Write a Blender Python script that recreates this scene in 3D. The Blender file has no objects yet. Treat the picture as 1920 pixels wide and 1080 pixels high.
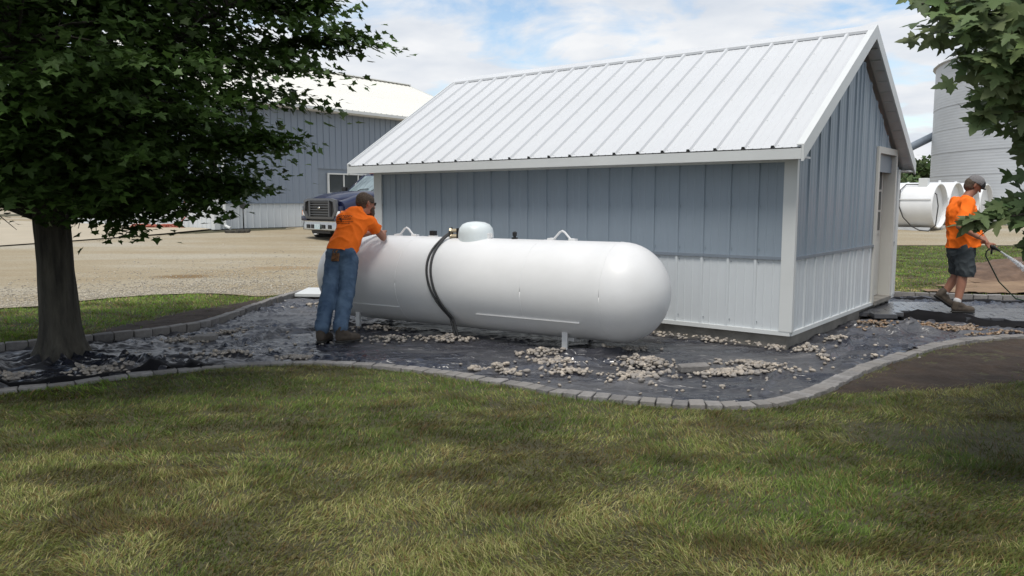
import bpy, bmesh, math, random
import numpy as np
from mathutils import Vector, Matrix, noise
from mathutils.bvhtree import BVHTree

R = math.radians
rnd = random.Random(11)
rng = np.random.default_rng(5)
scene = bpy.context.scene
col = scene.collection

# ------------------------------------------------------------------ camera
cam_data = bpy.data.cameras.new('camera')
cam = bpy.data.objects.new('camera', cam_data)
col.objects.link(cam)
cam_data.sensor_width = 36.0
cam_data.lens = 27.79
cam_data.clip_start = 0.05
cam_data.clip_end = 3000
cam.location = (0, 0, 1.5)
cam.rotation_euler = (R(90 - 6.24), 0, 0)
scene.camera = cam

# ------------------------------------------------------------------ light
SUN_EL, SUN_AZ = 66, -160         # azimuth from +Y towards +X (sun high behind us, to the left)
world = bpy.data.worlds.new('World')
scene.world = world
world.use_nodes = True
wn, wl = world.node_tree.nodes, world.node_tree.links
wn.clear()
w_out = wn.new('ShaderNodeOutputWorld')
w_bg = wn.new('ShaderNodeBackground')
w_bg.inputs['Strength'].default_value = 0.10
w_sky = wn.new('ShaderNodeTexSky')
w_sky.sky_type = 'NISHITA'
w_sky.sun_disc = False
w_sky.sun_elevation = R(SUN_EL)
w_sky.sun_rotation = R(SUN_AZ)
w_sky.air_density = 1.0
w_sky.dust_density = 0.6
w_tc = wn.new('ShaderNodeTexCoord')
w_sep = wn.new('ShaderNodeSeparateXYZ')
wl.new(w_tc.outputs['Generated'], w_sep.inputs[0])
def wmath(op, a, b=None, clamp=False):
    n = wn.new('ShaderNodeMath'); n.operation = op; n.use_clamp = clamp
    for i, q in enumerate((a, b)):
        if q is None: continue
        if isinstance(q, (int, float)): n.inputs[i].default_value = q
        else: wl.new(q, n.inputs[i])
    return n.outputs[0]
zc = wmath('ADD', wmath('MAXIMUM', w_sep.outputs['Z'], 0.0), 0.16)
cx_ = wmath('DIVIDE', w_sep.outputs['X'], zc)
cy_ = wmath('DIVIDE', w_sep.outputs['Y'], zc)
w_cmb = wn.new('ShaderNodeCombineXYZ')
wl.new(cx_, w_cmb.inputs[0]); wl.new(cy_, w_cmb.inputs[1])
w_n1 = wn.new('ShaderNodeTexNoise')
w_n1.inputs['Scale'].default_value = 1.9
w_n1.inputs['Detail'].default_value = 9
w_n1.inputs['Roughness'].default_value = 0.58
w_n1.inputs['Distortion'].default_value = 0.35
w_map = wn.new('ShaderNodeMapping')
w_map.inputs['Location'].default_value = (2.3, 0.9, 0.0)
wl.new(w_cmb.outputs[0], w_map.inputs[0]); wl.new(w_map.outputs[0], w_n1.inputs['Vector'])
w_r = wn.new('ShaderNodeValToRGB')
w_r.color_ramp.elements[0].position = 0.37
w_r.color_ramp.elements[0].color = (0, 0, 0, 1)
w_r.color_ramp.elements[1].position = 0.51
w_r.color_ramp.elements[1].color = (1, 1, 1, 1)
wl.new(w_n1.outputs['Fac'], w_r.inputs[0])
w_n2 = wn.new('ShaderNodeTexNoise')
w_n2.inputs['Scale'].default_value = 2.6
w_n2.inputs['Detail'].default_value = 6
wl.new(w_map.outputs[0], w_n2.inputs['Vector'])
w_r2 = wn.new('ShaderNodeValToRGB')
w_r2.color_ramp.elements[0].position = 0.3
w_r2.color_ramp.elements[0].color = (4.7, 5.1, 5.7, 1)
w_r2.color_ramp.elements[1].position = 0.65
w_r2.color_ramp.elements[1].color = (6.5, 6.6, 6.75, 1)
wl.new(w_n2.outputs['Fac'], w_r2.inputs[0])
w_mix = wn.new('ShaderNodeMixRGB')
wl.new(w_r.outputs[0], w_mix.inputs[0])
w_gain = wn.new('ShaderNodeMixRGB'); w_gain.blend_type = 'MULTIPLY'
w_gain.inputs[0].default_value = 1.0
w_gain.inputs[2].default_value = (1.30, 1.28, 1.22, 1)
wl.new(w_sky.outputs[0], w_gain.inputs[1])
wl.new(w_gain.outputs[0], w_mix.inputs[1]); wl.new(w_r2.outputs[0], w_mix.inputs[2])
wl.new(w_mix.outputs[0], w_bg.inputs['Color'])
wl.new(w_bg.outputs[0], w_out.inputs[0])

sun_d = bpy.data.lights.new('sun', 'SUN')
sun_d.energy = 2.0
sun_d.angle = R(20)
sun_d.color = (1.0, 0.95, 0.87)
sun = bpy.data.objects.new('sun', sun_d)
col.objects.link(sun)
sd = Vector((math.sin(R(SUN_AZ)) * math.cos(R(SUN_EL)), math.cos(R(SUN_AZ)) * math.cos(R(SUN_EL)), math.sin(R(SUN_EL))))
sun.rotation_euler = sd.to_track_quat('Z', 'Y').to_euler()
sun.location = sd * 30

vs = scene.view_settings
vs.view_transform = 'Standard'
vs.look = 'None'
vs.exposure = 0.50
vs.gamma = 1
vs.use_curve_mapping = False

# ------------------------------------------------------------------ materials
def mat(name, c, rough=0.6, metal=0.0, var=0.0, scale=8.0, bump=0.0, bscale=40.0, c2=None, coords='Object',
        obj_var=0.0, spec=0.5, trans=0.0, coat=0.0, rvar=0.0, stretch=None, hue=None):
    """principled material: base colour mottled by noise towards c2 (or darker), optional bump, optional per-object variation"""
    m = bpy.data.materials.new(name)
    m.use_nodes = True
    n, l = m.node_tree.nodes, m.node_tree.links
    p = n['Principled BSDF']
    p.inputs['Roughness'].default_value = rough
    p.inputs['Metallic'].default_value = metal
    p.inputs['Specular IOR Level'].default_value = spec
    p.inputs['Coat Weight'].default_value = coat
    p.inputs['Coat Roughness'].default_value = 0.08
    tc = n.new('ShaderNodeTexCoord')
    mp = n.new('ShaderNodeMapping')
    l.new(tc.outputs[coords], mp.inputs[0])
    if stretch: mp.inputs['Scale'].default_value = stretch
    src = mp.outputs[0]
    nz = n.new('ShaderNodeTexNoise')
    nz.inputs['Scale'].default_value = scale
    nz.inputs['Detail'].default_value = 6
    nz.inputs['Roughness'].default_value = 0.6
    l.new(src, nz.inputs['Vector'])
    rp = n.new('ShaderNodeValToRGB')
    rp.color_ramp.elements[0].position = 0.32
    rp.color_ramp.elements[1].position = 0.68
    a = [*c, 1]
    b = [*(c2 if c2 else [q * (1 - var) for q in c]), 1]
    rp.color_ramp.elements[0].color = b
    rp.color_ramp.elements[1].color = a
    l.new(nz.outputs['Fac'], rp.inputs[0])
    out = rp.outputs[0]
    if obj_var:
        oi = n.new('ShaderNodeObjectInfo')
        gi = n.new('ShaderNodeNewGeometry')
        ad = n.new('ShaderNodeMath'); ad.operation = 'ADD'
        l.new(oi.outputs['Random'], ad.inputs[0]); l.new(gi.outputs['Random Per Island'], ad.inputs[1])
        fr = n.new('ShaderNodeMath'); fr.operation = 'FRACT'
        l.new(ad.outputs[0], fr.inputs[0])
        mr = n.new('ShaderNodeMapRange')
        mr.inputs[3].default_value = 1 - obj_var; mr.inputs[4].default_value = 1 + obj_var
        l.new(fr.outputs[0], mr.inputs[0])
        mx = n.new('ShaderNodeVectorMath'); mx.operation = 'SCALE'
        l.new(out, mx.inputs[0]); l.new(mr.outputs[0], mx.inputs['Scale'])
        out = mx.outputs[0]
        if hue:
            m2 = n.new('ShaderNodeMixRGB'); m2.inputs[2].default_value = (*hue, 1)
            w = n.new('ShaderNodeMath'); w.operation = 'MULTIPLY'; w.inputs[1].default_value = 7.31
            l.new(fr.outputs[0], w.inputs[0])
            w2 = n.new('ShaderNodeMath'); w2.operation = 'FRACT'; l.new(w.outputs[0], w2.inputs[0])
            w3 = n.new('ShaderNodeMath'); w3.operation = 'MULTIPLY'; w3.inputs[1].default_value = 0.8
            l.new(w2.outputs[0], w3.inputs[0]); l.new(w3.outputs[0], m2.inputs[0])
            l.new(out, m2.inputs[1]); out = m2.outputs[0]
    l.new(out, p.inputs['Base Color'])
    if rvar:
        mr2 = n.new('ShaderNodeMapRange')
        mr2.inputs[3].default_value = max(0.02, rough - rvar); mr2.inputs[4].default_value = min(1, rough + rvar)
        l.new(nz.outputs['Fac'], mr2.inputs[0]); l.new(mr2.outputs[0], p.inputs['Roughness'])
    if bump:
        nb = n.new('ShaderNodeTexNoise')
        nb.inputs['Scale'].default_value = bscale
        nb.inputs['Detail'].default_value = 5
        l.new(src, nb.inputs['Vector'])
        bp = n.new('ShaderNodeBump')
        bp.inputs['Strength'].default_value = 1.0
        bp.inputs['Distance'].default_value = bump
        l.new(nb.outputs['Fac'], bp.inputs['Height']); l.new(bp.outputs[0], p.inputs['Normal'])
    return m

def attr_mat(name, rough=0.6, spec=0.3, trans=0.0, attr='tint'):
    m = bpy.data.materials.new(name)
    m.use_nodes = True
    n, l = m.node_tree.nodes, m.node_tree.links
    p = n['Principled BSDF']
    p.inputs['Roughness'].default_value = rough
    p.inputs['Specular IOR Level'].default_value = spec
    a = n.new('ShaderNodeAttribute'); a.attribute_name = attr
    l.new(a.outputs['Color'], p.inputs['Base Color'])
    if trans:
        t = n.new('ShaderNodeBsdfTranslucent')
        l.new(a.outputs['Color'], t.inputs['Color'])
        mx = n.new('ShaderNodeMixShader'); mx.inputs[0].default_value = trans
        l.new(p.outputs[0], mx.inputs[1]); l.new(t.outputs[0], mx.inputs[2])
        l.new(mx.outputs[0], n['Material Output'].inputs[0])
    return m

M = {}
M['panel_blue'] = mat('blue_grey_steel', (0.27, 0.325, 0.385), 0.42, var=0.10, scale=1.3, bump=0.0006, bscale=160)
M['panel_blue_far'] = mat('blue_grey_steel_barn', (0.23, 0.27, 0.33), 0.5, var=0.08, scale=0.4)
M['panel_white'] = mat('white_steel', (0.60, 0.635, 0.66), 0.4, var=0.06, scale=1.4, bump=0.0005, bscale=150)
M['trim_white'] = mat('white_trim_steel', (0.66, 0.68, 0.68), 0.38, var=0.07, scale=2.0)
M['trim_blue'] = mat('blue_grey_trim', (0.2, 0.235, 0.28), 0.4, var=0.08, scale=3)
M['roof_white'] = mat('white_roof_steel', (0.60, 0.615, 0.635), 0.42, var=0.08, scale=0.9, bump=0.0005, bscale=120)
M['roof_barn'] = mat('cream_roof_steel', (0.74, 0.73, 0.68), 0.5, var=0.06, scale=0.4)
M['soffit'] = mat('soffit_steel', (0.72, 0.72, 0.72), 0.5, var=0.1, scale=6)
M['screw'] = mat('screw_steel', (0.3, 0.33, 0.36), 0.35, metal=0.6, var=0.2)
M['concrete'] = mat('foundation_concrete', (0.26, 0.245, 0.22), 0.9, var=0.35, scale=5, bump=0.004, bscale=60)
M['apron'] = mat('apron_concrete', (0.43, 0.375, 0.285), 0.9, var=0.12, scale=0.5, bump=0.002, bscale=20)
M['tank'] = mat('white_tank_paint', (0.73, 0.735, 0.745), 0.38, c2=(0.68, 0.685, 0.69), scale=2.2, bump=0.0006, bscale=9, rvar=0.08)
M['tank_far'] = mat('white_tank_paint_yard', (0.76, 0.77, 0.78), 0.4, var=0.08, scale=1.5)
M['dome'] = mat('white_dome_paint', (0.70, 0.76, 0.78), 0.38, var=0.08, scale=7, bump=0.0008, bscale=30)
M['black_rubber'] = mat('black_rubber', (0.025, 0.026, 0.028), 0.5, var=0.2)
M['brass'] = mat('dull_brass', (0.42, 0.36, 0.26), 0.4, metal=0.7, var=0.2)
M['paver'] = mat('grey_paver_concrete', (0.26, 0.25, 0.245), 0.88, var=0.45, scale=14, bump=0.006, bscale=70, obj_var=0.3, hue=(0.22, 0.205, 0.19))
M['paver_wet'] = mat('wet_walk_paver', (0.085, 0.088, 0.098), 0.17, var=0.3, scale=4, bump=0.0015, bscale=70, obj_var=0.2, rvar=0.18)
M['stone'] = mat('river_stone', (0.46, 0.40, 0.33), 0.75, var=0.3, scale=18, bump=0.002, bscale=60, obj_var=0.34, hue=(0.22, 0.21, 0.205))
M['stone_wet'] = mat('wet_river_stone', (0.30, 0.19, 0.11), 0.35, var=0.3, scale=18, bump=0.002, bscale=60, obj_var=0.4, hue=(0.2, 0.18, 0.15))
M['bark'] = mat('grey_maple_bark', (0.085, 0.078, 0.062), 0.95, c2=(0.022, 0.02, 0.017), scale=13, bump=0.03, bscale=26, stretch=(1, 1, 0.16))
M['orange'] = mat('hi_vis_orange_cotton', (1.0, 0.19, 0.018), 0.85, var=0.06, scale=9, bump=0.003, bscale=26, spec=0.2)
M['denim'] = mat('faded_blue_denim', (0.12, 0.18, 0.26), 0.9, c2=(0.04, 0.07, 0.125), scale=5, bump=0.004, bscale=30, spec=0.2)
M['shorts'] = mat('grey_work_shorts', (0.075, 0.088, 0.095), 0.9, var=0.4, scale=7, bump=0.004, bscale=30, spec=0.2)
M['skin'] = mat('tanned_skin', (0.36, 0.165, 0.105), 0.55, var=0.22, scale=12)
M['hair'] = mat('brown_grey_hair', (0.12, 0.085, 0.06), 0.9, c2=(0.045, 0.032, 0.024), scale=60, bump=0.006, bscale=130)
M['boot'] = mat('brown_work_boot', (0.085, 0.065, 0.048), 0.75, var=0.5, scale=14, bump=0.003, bscale=50)
M['sole'] = mat('dark_boot_sole', (0.025, 0.023, 0.021), 0.8, var=0.2)
M['sock'] = mat('white_sock', (0.55, 0.55, 0.56), 0.9, var=0.15, scale=30, bump=0.002)
M['cap'] = mat('grey_black_cap', (0.022, 0.022, 0.025), 0.9, var=0.3)
M['cap_grey'] = mat('heather_grey_cap_cloth', (0.2, 0.19, 0.195), 0.9, var=0.3, scale=50)
M['leather'] = mat('tan_leather_pouch', (0.28, 0.12, 0.04), 0.7, c2=(0.05, 0.03, 0.02), scale=25)
M['print'] = mat('black_shirt_print', (0.03, 0.02, 0.02), 0.85, var=0.1)
M['truck_blue'] = mat('dark_blue_truck_paint', (0.009, 0.013, 0.045), 0.28, var=0.15, scale=2, coat=0.3, spec=0.4)
M['chrome'] = mat('chrome', (0.50, 0.49, 0.47), 0.22, metal=1.0, var=0.1, scale=5, rvar=0.08)
M['grille_grey'] = mat('grey_grille_plastic', (0.085, 0.088, 0.095), 0.4, var=0.15)
M['black_plastic'] = mat('black_plastic', (0.012, 0.012, 0.013), 0.5, var=0.2)
M['tyre'] = mat('dusty_tyre', (0.04, 0.038, 0.036), 0.85, var=0.3, scale=10, bump=0.003)
M['glass_dark'] = mat('dark_window_glass', (0.035, 0.045, 0.05), 0.06, var=0.3, scale=1)
M['windshield'] = mat('windshield_glass', (0.28, 0.36, 0.38), 0.06, c2=(0.07, 0.10, 0.11), scale=1.4, stretch=(1, 2.5, 1))
M['lamp_glass'] = mat('headlight_lens', (0.75, 0.76, 0.78), 0.12, var=0.2, scale=30)
M['amber'] = mat('amber_lens', (0.75, 0.22, 0.05), 0.25, var=0.1)
M['red_lens'] = mat('clearance_lens', (0.45, 0.12, 0.09), 0.25, var=0.1)
M['plate'] = mat('licence_plate', (0.55, 0.62, 0.66), 0.5, c2=(0.35, 0.48, 0.5), scale=20)
M['door_paint'] = mat('cream_door_paint', (0.58, 0.57, 0.53), 0.5, var=0.06, scale=2)
M['silo'] = mat('galvanised_bin_steel', (0.52, 0.54, 0.565), 0.5, metal=0.1, var=0.2, scale=0.25, stretch=(1, 1, 4))
M['pipe_grey'] = mat('grey_steel_pipe', (0.2, 0.24, 0.29), 0.5, var=0.2)
M['lattice'] = mat('white_corrugated_steel', (0.62, 0.64, 0.66), 0.5, var=0.1, scale=0.8)
M['hose_red'] = mat('red_hose', (0.42, 0.10, 0.06), 0.6, var=0.3)
M['hose_green'] = mat('dark_green_hose', (0.03, 0.06, 0.03), 0.5, var=0.3)
M['far_leaf'] = mat('distant_foliage', (0.06, 0.09, 0.035), 0.9, c2=(0.025, 0.045, 0.02), scale=1.2, obj_var=0.3)
M['grass'] = attr_mat('grass_blades', 0.6, 0.25, trans=0.3)
M['leaf'] = attr_mat('maple_leaves', 0.55, 0.25, trans=0.25)
M['pebble'] = mat('driveway_pebbles', (0.46, 0.42, 0.35), 0.9, var=0.3, scale=3, obj_var=0.35)

# ------------------------------------------------------------------ noise in numpy
def _h(ix, iy, s):
    n = (ix * 374761393 + iy * 668265263 + s * 974634777) & 0xffffffff
    n = ((n ^ (n >> 13)) * 1274126177) & 0xffffffff
    return ((n ^ (n >> 16)) & 0xffff) / 65535.0
def vnoise(x, y, s=0):
    x = np.asarray(x, float); y = np.asarray(y, float)
    ix, iy = np.floor(x).astype(np.int64), np.floor(y).astype(np.int64)
    fx, fy = x - ix, y - iy
    fx, fy = fx * fx * (3 - 2 * fx), fy * fy * (3 - 2 * fy)
    a, b, c, d = _h(ix, iy, s), _h(ix + 1, iy, s), _h(ix, iy + 1, s), _h(ix + 1, iy + 1, s)
    return (a * (1 - fx) + b * fx) * (1 - fy) + (c * (1 - fx) + d * fx) * fy
def fbm(x, y, s=0, o=4, g=0.5):
    t, a, w, x, y = 0, 1, 0, np.asarray(x, float), np.asarray(y, float)
    for i in range(o):
        t = t + a * vnoise(x, y, s + i * 7); w += a; a *= g; x = x * 2.03 + 3.1; y = y * 2.03 + 1.7
    return t / w
def inpoly(x, y, poly):
    x = np.asarray(x, float); y = np.asarray(y, float)
    r = np.zeros(x.shape, bool); n = len(poly)
    for i in range(n):
        x0, y0 = poly[i]; x1, y1 = poly[(i + 1) % n]
        if y0 == y1: continue
        c = ((y0 > y) != (y1 > y)) & (x < (x1 - x0) * (y - y0) / (y1 - y0) + x0)
        r ^= c
    return r
def polydist(x, y, line):
    x = np.asarray(x, float); y = np.asarray(y, float)
    d = np.full(x.shape, 1e9)
    for (x0, y0), (x1, y1) in zip(line[:-1], line[1:]):
        vx, vy = x1 - x0, y1 - y0; L2 = vx * vx + vy * vy + 1e-9
        t = np.clip(((x - x0) * vx + (y - y0) * vy) / L2, 0, 1)
        d = np.minimum(d, np.hypot(x - x0 - t * vx, y - y0 - t * vy))
    return d
def smooth_line(pts, n=4):
    out = []
    P = [Vector((*p, 0)) for p in pts]
    for i in range(len(P) - 1):
        p0, p1, p2, p3 = P[max(i - 1, 0)], P[i], P[i + 1], P[min(i + 2, len(P) - 1)]
        for k in range(n):
            t = k / n
            q = 0.5 * ((2 * p1) + (p2 - p0) * t + (2 * p0 - 5 * p1 + 4 * p2 - p3) * t * t + (3 * p1 - p0 - 3 * p2 + p3) * t ** 3)
            out.append((q.x, q.y))
    out.append(tuple(pts[-1]))
    return out

# ------------------------------------------------------------------ object helpers
def tag(o, label=None, cat=None, group=None, kind=None):
    if label: o['label'] = label
    if cat: o['category'] = cat
    if group: o['group'] = group
    if kind: o['kind'] = kind
    return o
def empty(name, loc=(0, 0, 0), rz=0.0, label=None, cat=None, group=None):
    o = bpy.data.objects.new(name, None)
    o.empty_display_size = 0.1
    col.objects.link(o); o.location = loc; o.rotation_euler = (0, 0, rz)
    return tag(o, label, cat, group)
def link(name, me, parent=None, m=None):
    o = bpy.data.objects.new(name, me)
    col.objects.link(o)
    if m is not None and len(me.materials) == 0: me.materials.append(m)
    if parent is not None: o.parent = parent
    return o
def dup(o, parent=None):
    c = o.copy(); col.objects.link(c)
    c.parent = parent
    for ch in [q for q in o.children]: dup(ch, c)
    return c
def np_mesh(name, V, F, m=None, smooth=False):
    me = bpy.data.meshes.new(name)
    V = np.asarray(V, np.float32); F = np.asarray(F, np.int32)
    me.vertices.add(len(V)); me.vertices.foreach_set('co', V.ravel())
    k = F.shape[1]
    me.loops.add(F.size); me.loops.foreach_set('vertex_index', F.ravel())
    me.polygons.add(len(F))
    me.polygons.foreach_set('loop_start', np.arange(0, F.size, k, dtype=np.int32))
    if smooth: me.polygons.foreach_set('use_smooth', np.ones(len(F), bool))
    me.update(calc_edges=True)
    if m is not None: me.materials.append(m)
    return me

class MB:
    def __init__(s): s.v, s.f = [], []
    def add(s, v, f, T=None):
        o = len(s.v)
        s.v += [tuple(T @ Vector(q)) if T else tuple(q) for q in v]
        s.f += [tuple(i + o for i in g) for g in f]
        return s
    def box(s, x0, x1, y0, y1, z0, z1, T=None):
        v = [(x, y, z) for z in (z0, z1) for y in (y0, y1) for x in (x0, x1)]
        return s.add(v, [(0, 2, 3, 1), (4, 5, 7, 6), (0, 1, 5, 4), (2, 6, 7, 3), (0, 4, 6, 2), (1, 3, 7, 5)], T)
    def bbox(s, x0, x1, y0, y1, z0, z1, b=0.01, T=None):
        bm = bmesh.new()
        bmesh.ops.create_cube(bm, size=1)
        for q in bm.verts:
            q.co = Vector(((x0 + x1) / 2 + q.co.x * (x1 - x0), (y0 + y1) / 2 + q.co.y * (y1 - y0), (z0 + z1) / 2 + q.co.z * (z1 - z0)))
        bmesh.ops.bevel(bm, geom=bm.edges[:], offset=b, segments=2, affect='EDGES', profile=0.6)
        bm.verts.index_update()
        s.add([q.co[:] for q in bm.verts], [tuple(q.index for q in f.verts) for f in bm.faces], T)
        bm.free(); return s
    def rings(s, rings, close=True, caps=True, T=None):
        n = len(rings[0]); v = [q for r_ in rings for q in r_]; f = []
        for i in range(len(rings) - 1):
            for j in range(n if close else n - 1):
                k = (j + 1) % n
                f.append((i * n + j, i * n + k, (i + 1) * n + k, (i + 1) * n + j))
        if caps:
            f.append(tuple(range(n))[::-1]); f.append(tuple(range((len(rings) - 1) * n, len(rings) * n)))
        return s.add(v, f, T)
    def tube(s, pts, r, n=8, T=None, flat=1.0):
        P = [Vector(p) for p in pts]
        rr = r if isinstance(r, (list, tuple)) else [r] * len(P)
        up = Vector((0, 0, 1)); out = []
        a = None
        for i, p in enumerate(P):
            d = (P[min(i + 1, len(P) - 1)] - P[max(i - 1, 0)]).normalized()
            if a is None:
                a = d.cross(up) if abs(d.z) < 0.95 else d.cross(Vector((1, 0, 0)))
            a = (a - d * a.dot(d)).normalized(); b = d.cross(a)
            out.append([tuple(p + (a * math.cos(t) * flat + b * math.sin(t)) * rr[i]) for t in [2 * math.pi * k / n for k in range(n)]])
        return s.rings(out, T=T)
    def lathe(s, prof, n=32, T=None):
        return s.rings([[(r_ * math.cos(2 * math.pi * k / n), r_ * math.sin(2 * math.pi * k / n), z) for k in range(n)] for r_, z in prof], T=T)
    def extrude(s, poly, d0, d1, axis='y', T=None):
        def q(p, d): return (p[0], d, p[1]) if axis == 'y' else ((d, p[0], p[1]) if axis == 'x' else (p[0], p[1], d))
        return s.rings([[q(p, d0) for p in poly], [q(p, d1) for p in poly]], T=T)
    def mesh(s, name, m=None, smooth=False, angle=None):
        me = bpy.data.meshes.new(name)
        me.from_pydata(s.v, [], s.f)
        bm = bmesh.new(); bm.from_mesh(me)
        bmesh.ops.recalc_face_normals(bm, faces=bm.faces)
        bm.to_mesh(me); bm.free()
        if smooth or angle:
            for q in me.polygons: q.use_smooth = True
        if angle:
            me.set_sharp_from_angle(angle=R(angle))
        if m is not None: me.materials.append(m)
        return me
    def build(s, name, m, parent=None, smooth=False, angle=None):
        return link(name, s.mesh(name, m, smooth, angle), parent)

def Tz(y):
    return 0.52 * np.clip((np.asarray(y, float) - 12) / 17, 0, 1) ** 2
def Tz1(y): return float(Tz(y))
def Z(a, loc=(0, 0, 0)): return Matrix.Translation(loc) @ Matrix.Rotation(a, 4, 'Z')

# ------------------------------------------------------------------ layout lines (metres, camera at the origin)
FRONT = [(-9.5, 3.2), (-7.2, 4.6), (-5.4, 5.55), (-4.4, 6.05), (-3.74, 6.45), (-3.2, 6.88), (-2.6, 7.2), (-2.1, 7.33), (-1.7, 7.32), (-1.2, 7.17), (-0.75, 6.96), (-0.27, 6.65),
         (0.06, 6.43), (0.45, 6.14), (0.82, 5.97), (1.15, 5.85), (1.5, 5.78), (1.83, 5.79), (2.06, 5.89), (2.32, 6.1), (2.63, 6.42), (2.96, 6.82),
         (3.35, 7.22), (3.87, 7.70), (4.45, 8.2), (4.95, 8.52), (5.4, 8.72), (6.1, 8.9), (7.5, 9.05), (9.5, 9.1)]
BACKL = [(-12.0, 4.9), (-9.0, 6.0), (-7.0, 6.85), (-5.9, 7.45), (-5.03, 8.12), (-4.6, 8.48), (-4.15, 8.86), (-3.8, 9.35), (-3.66, 10.1), (-3.62, 11.2), (-3.52, 12.3), (-3.39, 12.9)]
BACKR = [(5.9, 12.75), (6.4, 12.7), (6.9, 12.5), (7.5, 12.3), (8.4, 12.15), (9.5, 12.1)]
FRONT_S, BACKL_S, BACKR_S = smooth_line(FRONT), smooth_line(BACKL), smooth_line(BACKR)
BED = FRONT_S + BACKR_S[::-1] + [(0.7, 15.5), (-2.3, 13.0)] + BACKL_S[::-1]
SOILR = [(2.2, 5.9), (2.51, 6.08), (2.84, 6.2), (3.16, 6.26), (3.49, 6.28), (3.91, 6.38), (4.44, 6.6), (5.6, 7.05), (7.5, 7.6), (9.4, 7.7), (9.4, 9.1)] + FRONT[::-1][1:10]
SOILL = [(-4.95, 9.0), (-4.95, 9.6), (-4.85, 9.95), (-4.65, 10.81), (-4.35, 11.55), (-4.0, 12.3), (-3.6, 12.85)] + BACKL[::-1][1:6] + [(-4.3, 8.8)]
GRAVEL_EDGE = [(-80, -60), (-30, -5), (-14, 6.6), (-11, 8.8), (-8.5, 10.5), (-7.28, 11.2), (-6.83, 11.5), (-6.5, 12.2), (-5.93, 12.75), (-5.2, 13.0), (-4.67, 12.9), (-4.1, 12.6), (-3.81, 12.75),
               (-3.4, 13.02), (-2.4, 13.1), (0.6, 15.6), (3, 19), (6, 22.6), (9, 23.3), (14, 23.3), (30, 23.6), (80, 25)]

# ------------------------------------------------------------------ ground
def bed_depth(X, Y):
    ins = inpoly(X, Y, BED)
    d = polydist(X, Y, FRONT_S + BACKR_S[::-1]); d2 = polydist(X, Y, BACKL_S)
    e = np.minimum(d, d2)
    return np.where(ins, -0.13 * np.clip(e / 0.08, 0, 1), 0.0)
def grid_ground():
    xs = np.concatenate([[-900, -400, -200, -100, -60, -40, -28, -20], np.arange(-14, 12, 0.08), [13, 15, 20, 28, 40, 60, 100, 200, 400, 900]])
    ys = np.concatenate([[-300, -80, -30, -12, -6, -3, 0, 1.5], np.arange(2.5, 13.6, 0.08), [14, 15, 16, 17, 18, 19, 20, 22, 24, 26, 29, 35, 50, 80, 150, 400, 1200]])
    X, Y = np.meshgrid(xs, ys)
    Zv = Tz(Y) - 0.03 + bed_depth(X, Y) * ((Y > 2) & (Y < 13.6)) + 0.02 * (fbm(X * 0.9, Y * 0.9, 3) - 0.5)
    nx, ny = len(xs), len(ys)
    V = np.c_[X.ravel(), Y.ravel(), Zv.ravel()]
    i = np.arange(nx * ny).reshape(ny, nx)
    F = np.c_[i[:-1, :-1].ravel(), i[:-1, 1:].ravel(), i[1:, 1:].ravel(), i[1:, :-1].ravel()]
    gm = mat('lawn_soil', (0.082, 0.078, 0.036), 0.95, c2=(0.045, 0.040, 0.020), scale=5.5, bump=0.03, bscale=38, coords='Object')
    return tag(link('ground', np_mesh('ground', V, F, gm, True)), kind='structure')
grid_ground()

def strip_sheet(name, edge, offs, dz, m, zfun=None):
    E_ = smooth_line(edge, 3); n = len(E_)
    V = []
    for o in offs:
        for x, y in E_:
            yy = y + o
            V.append((x, yy, Tz1(yy) + dz))
    i = np.arange(len(V)).reshape(len(offs), n)
    F = np.c_[i[:-1, :-1].ravel(), i[:-1, 1:].ravel(), i[1:, 1:].ravel(), i[1:, :-1].ravel()]
    return link(name, np_mesh(name, V, F, m, True))

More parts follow.
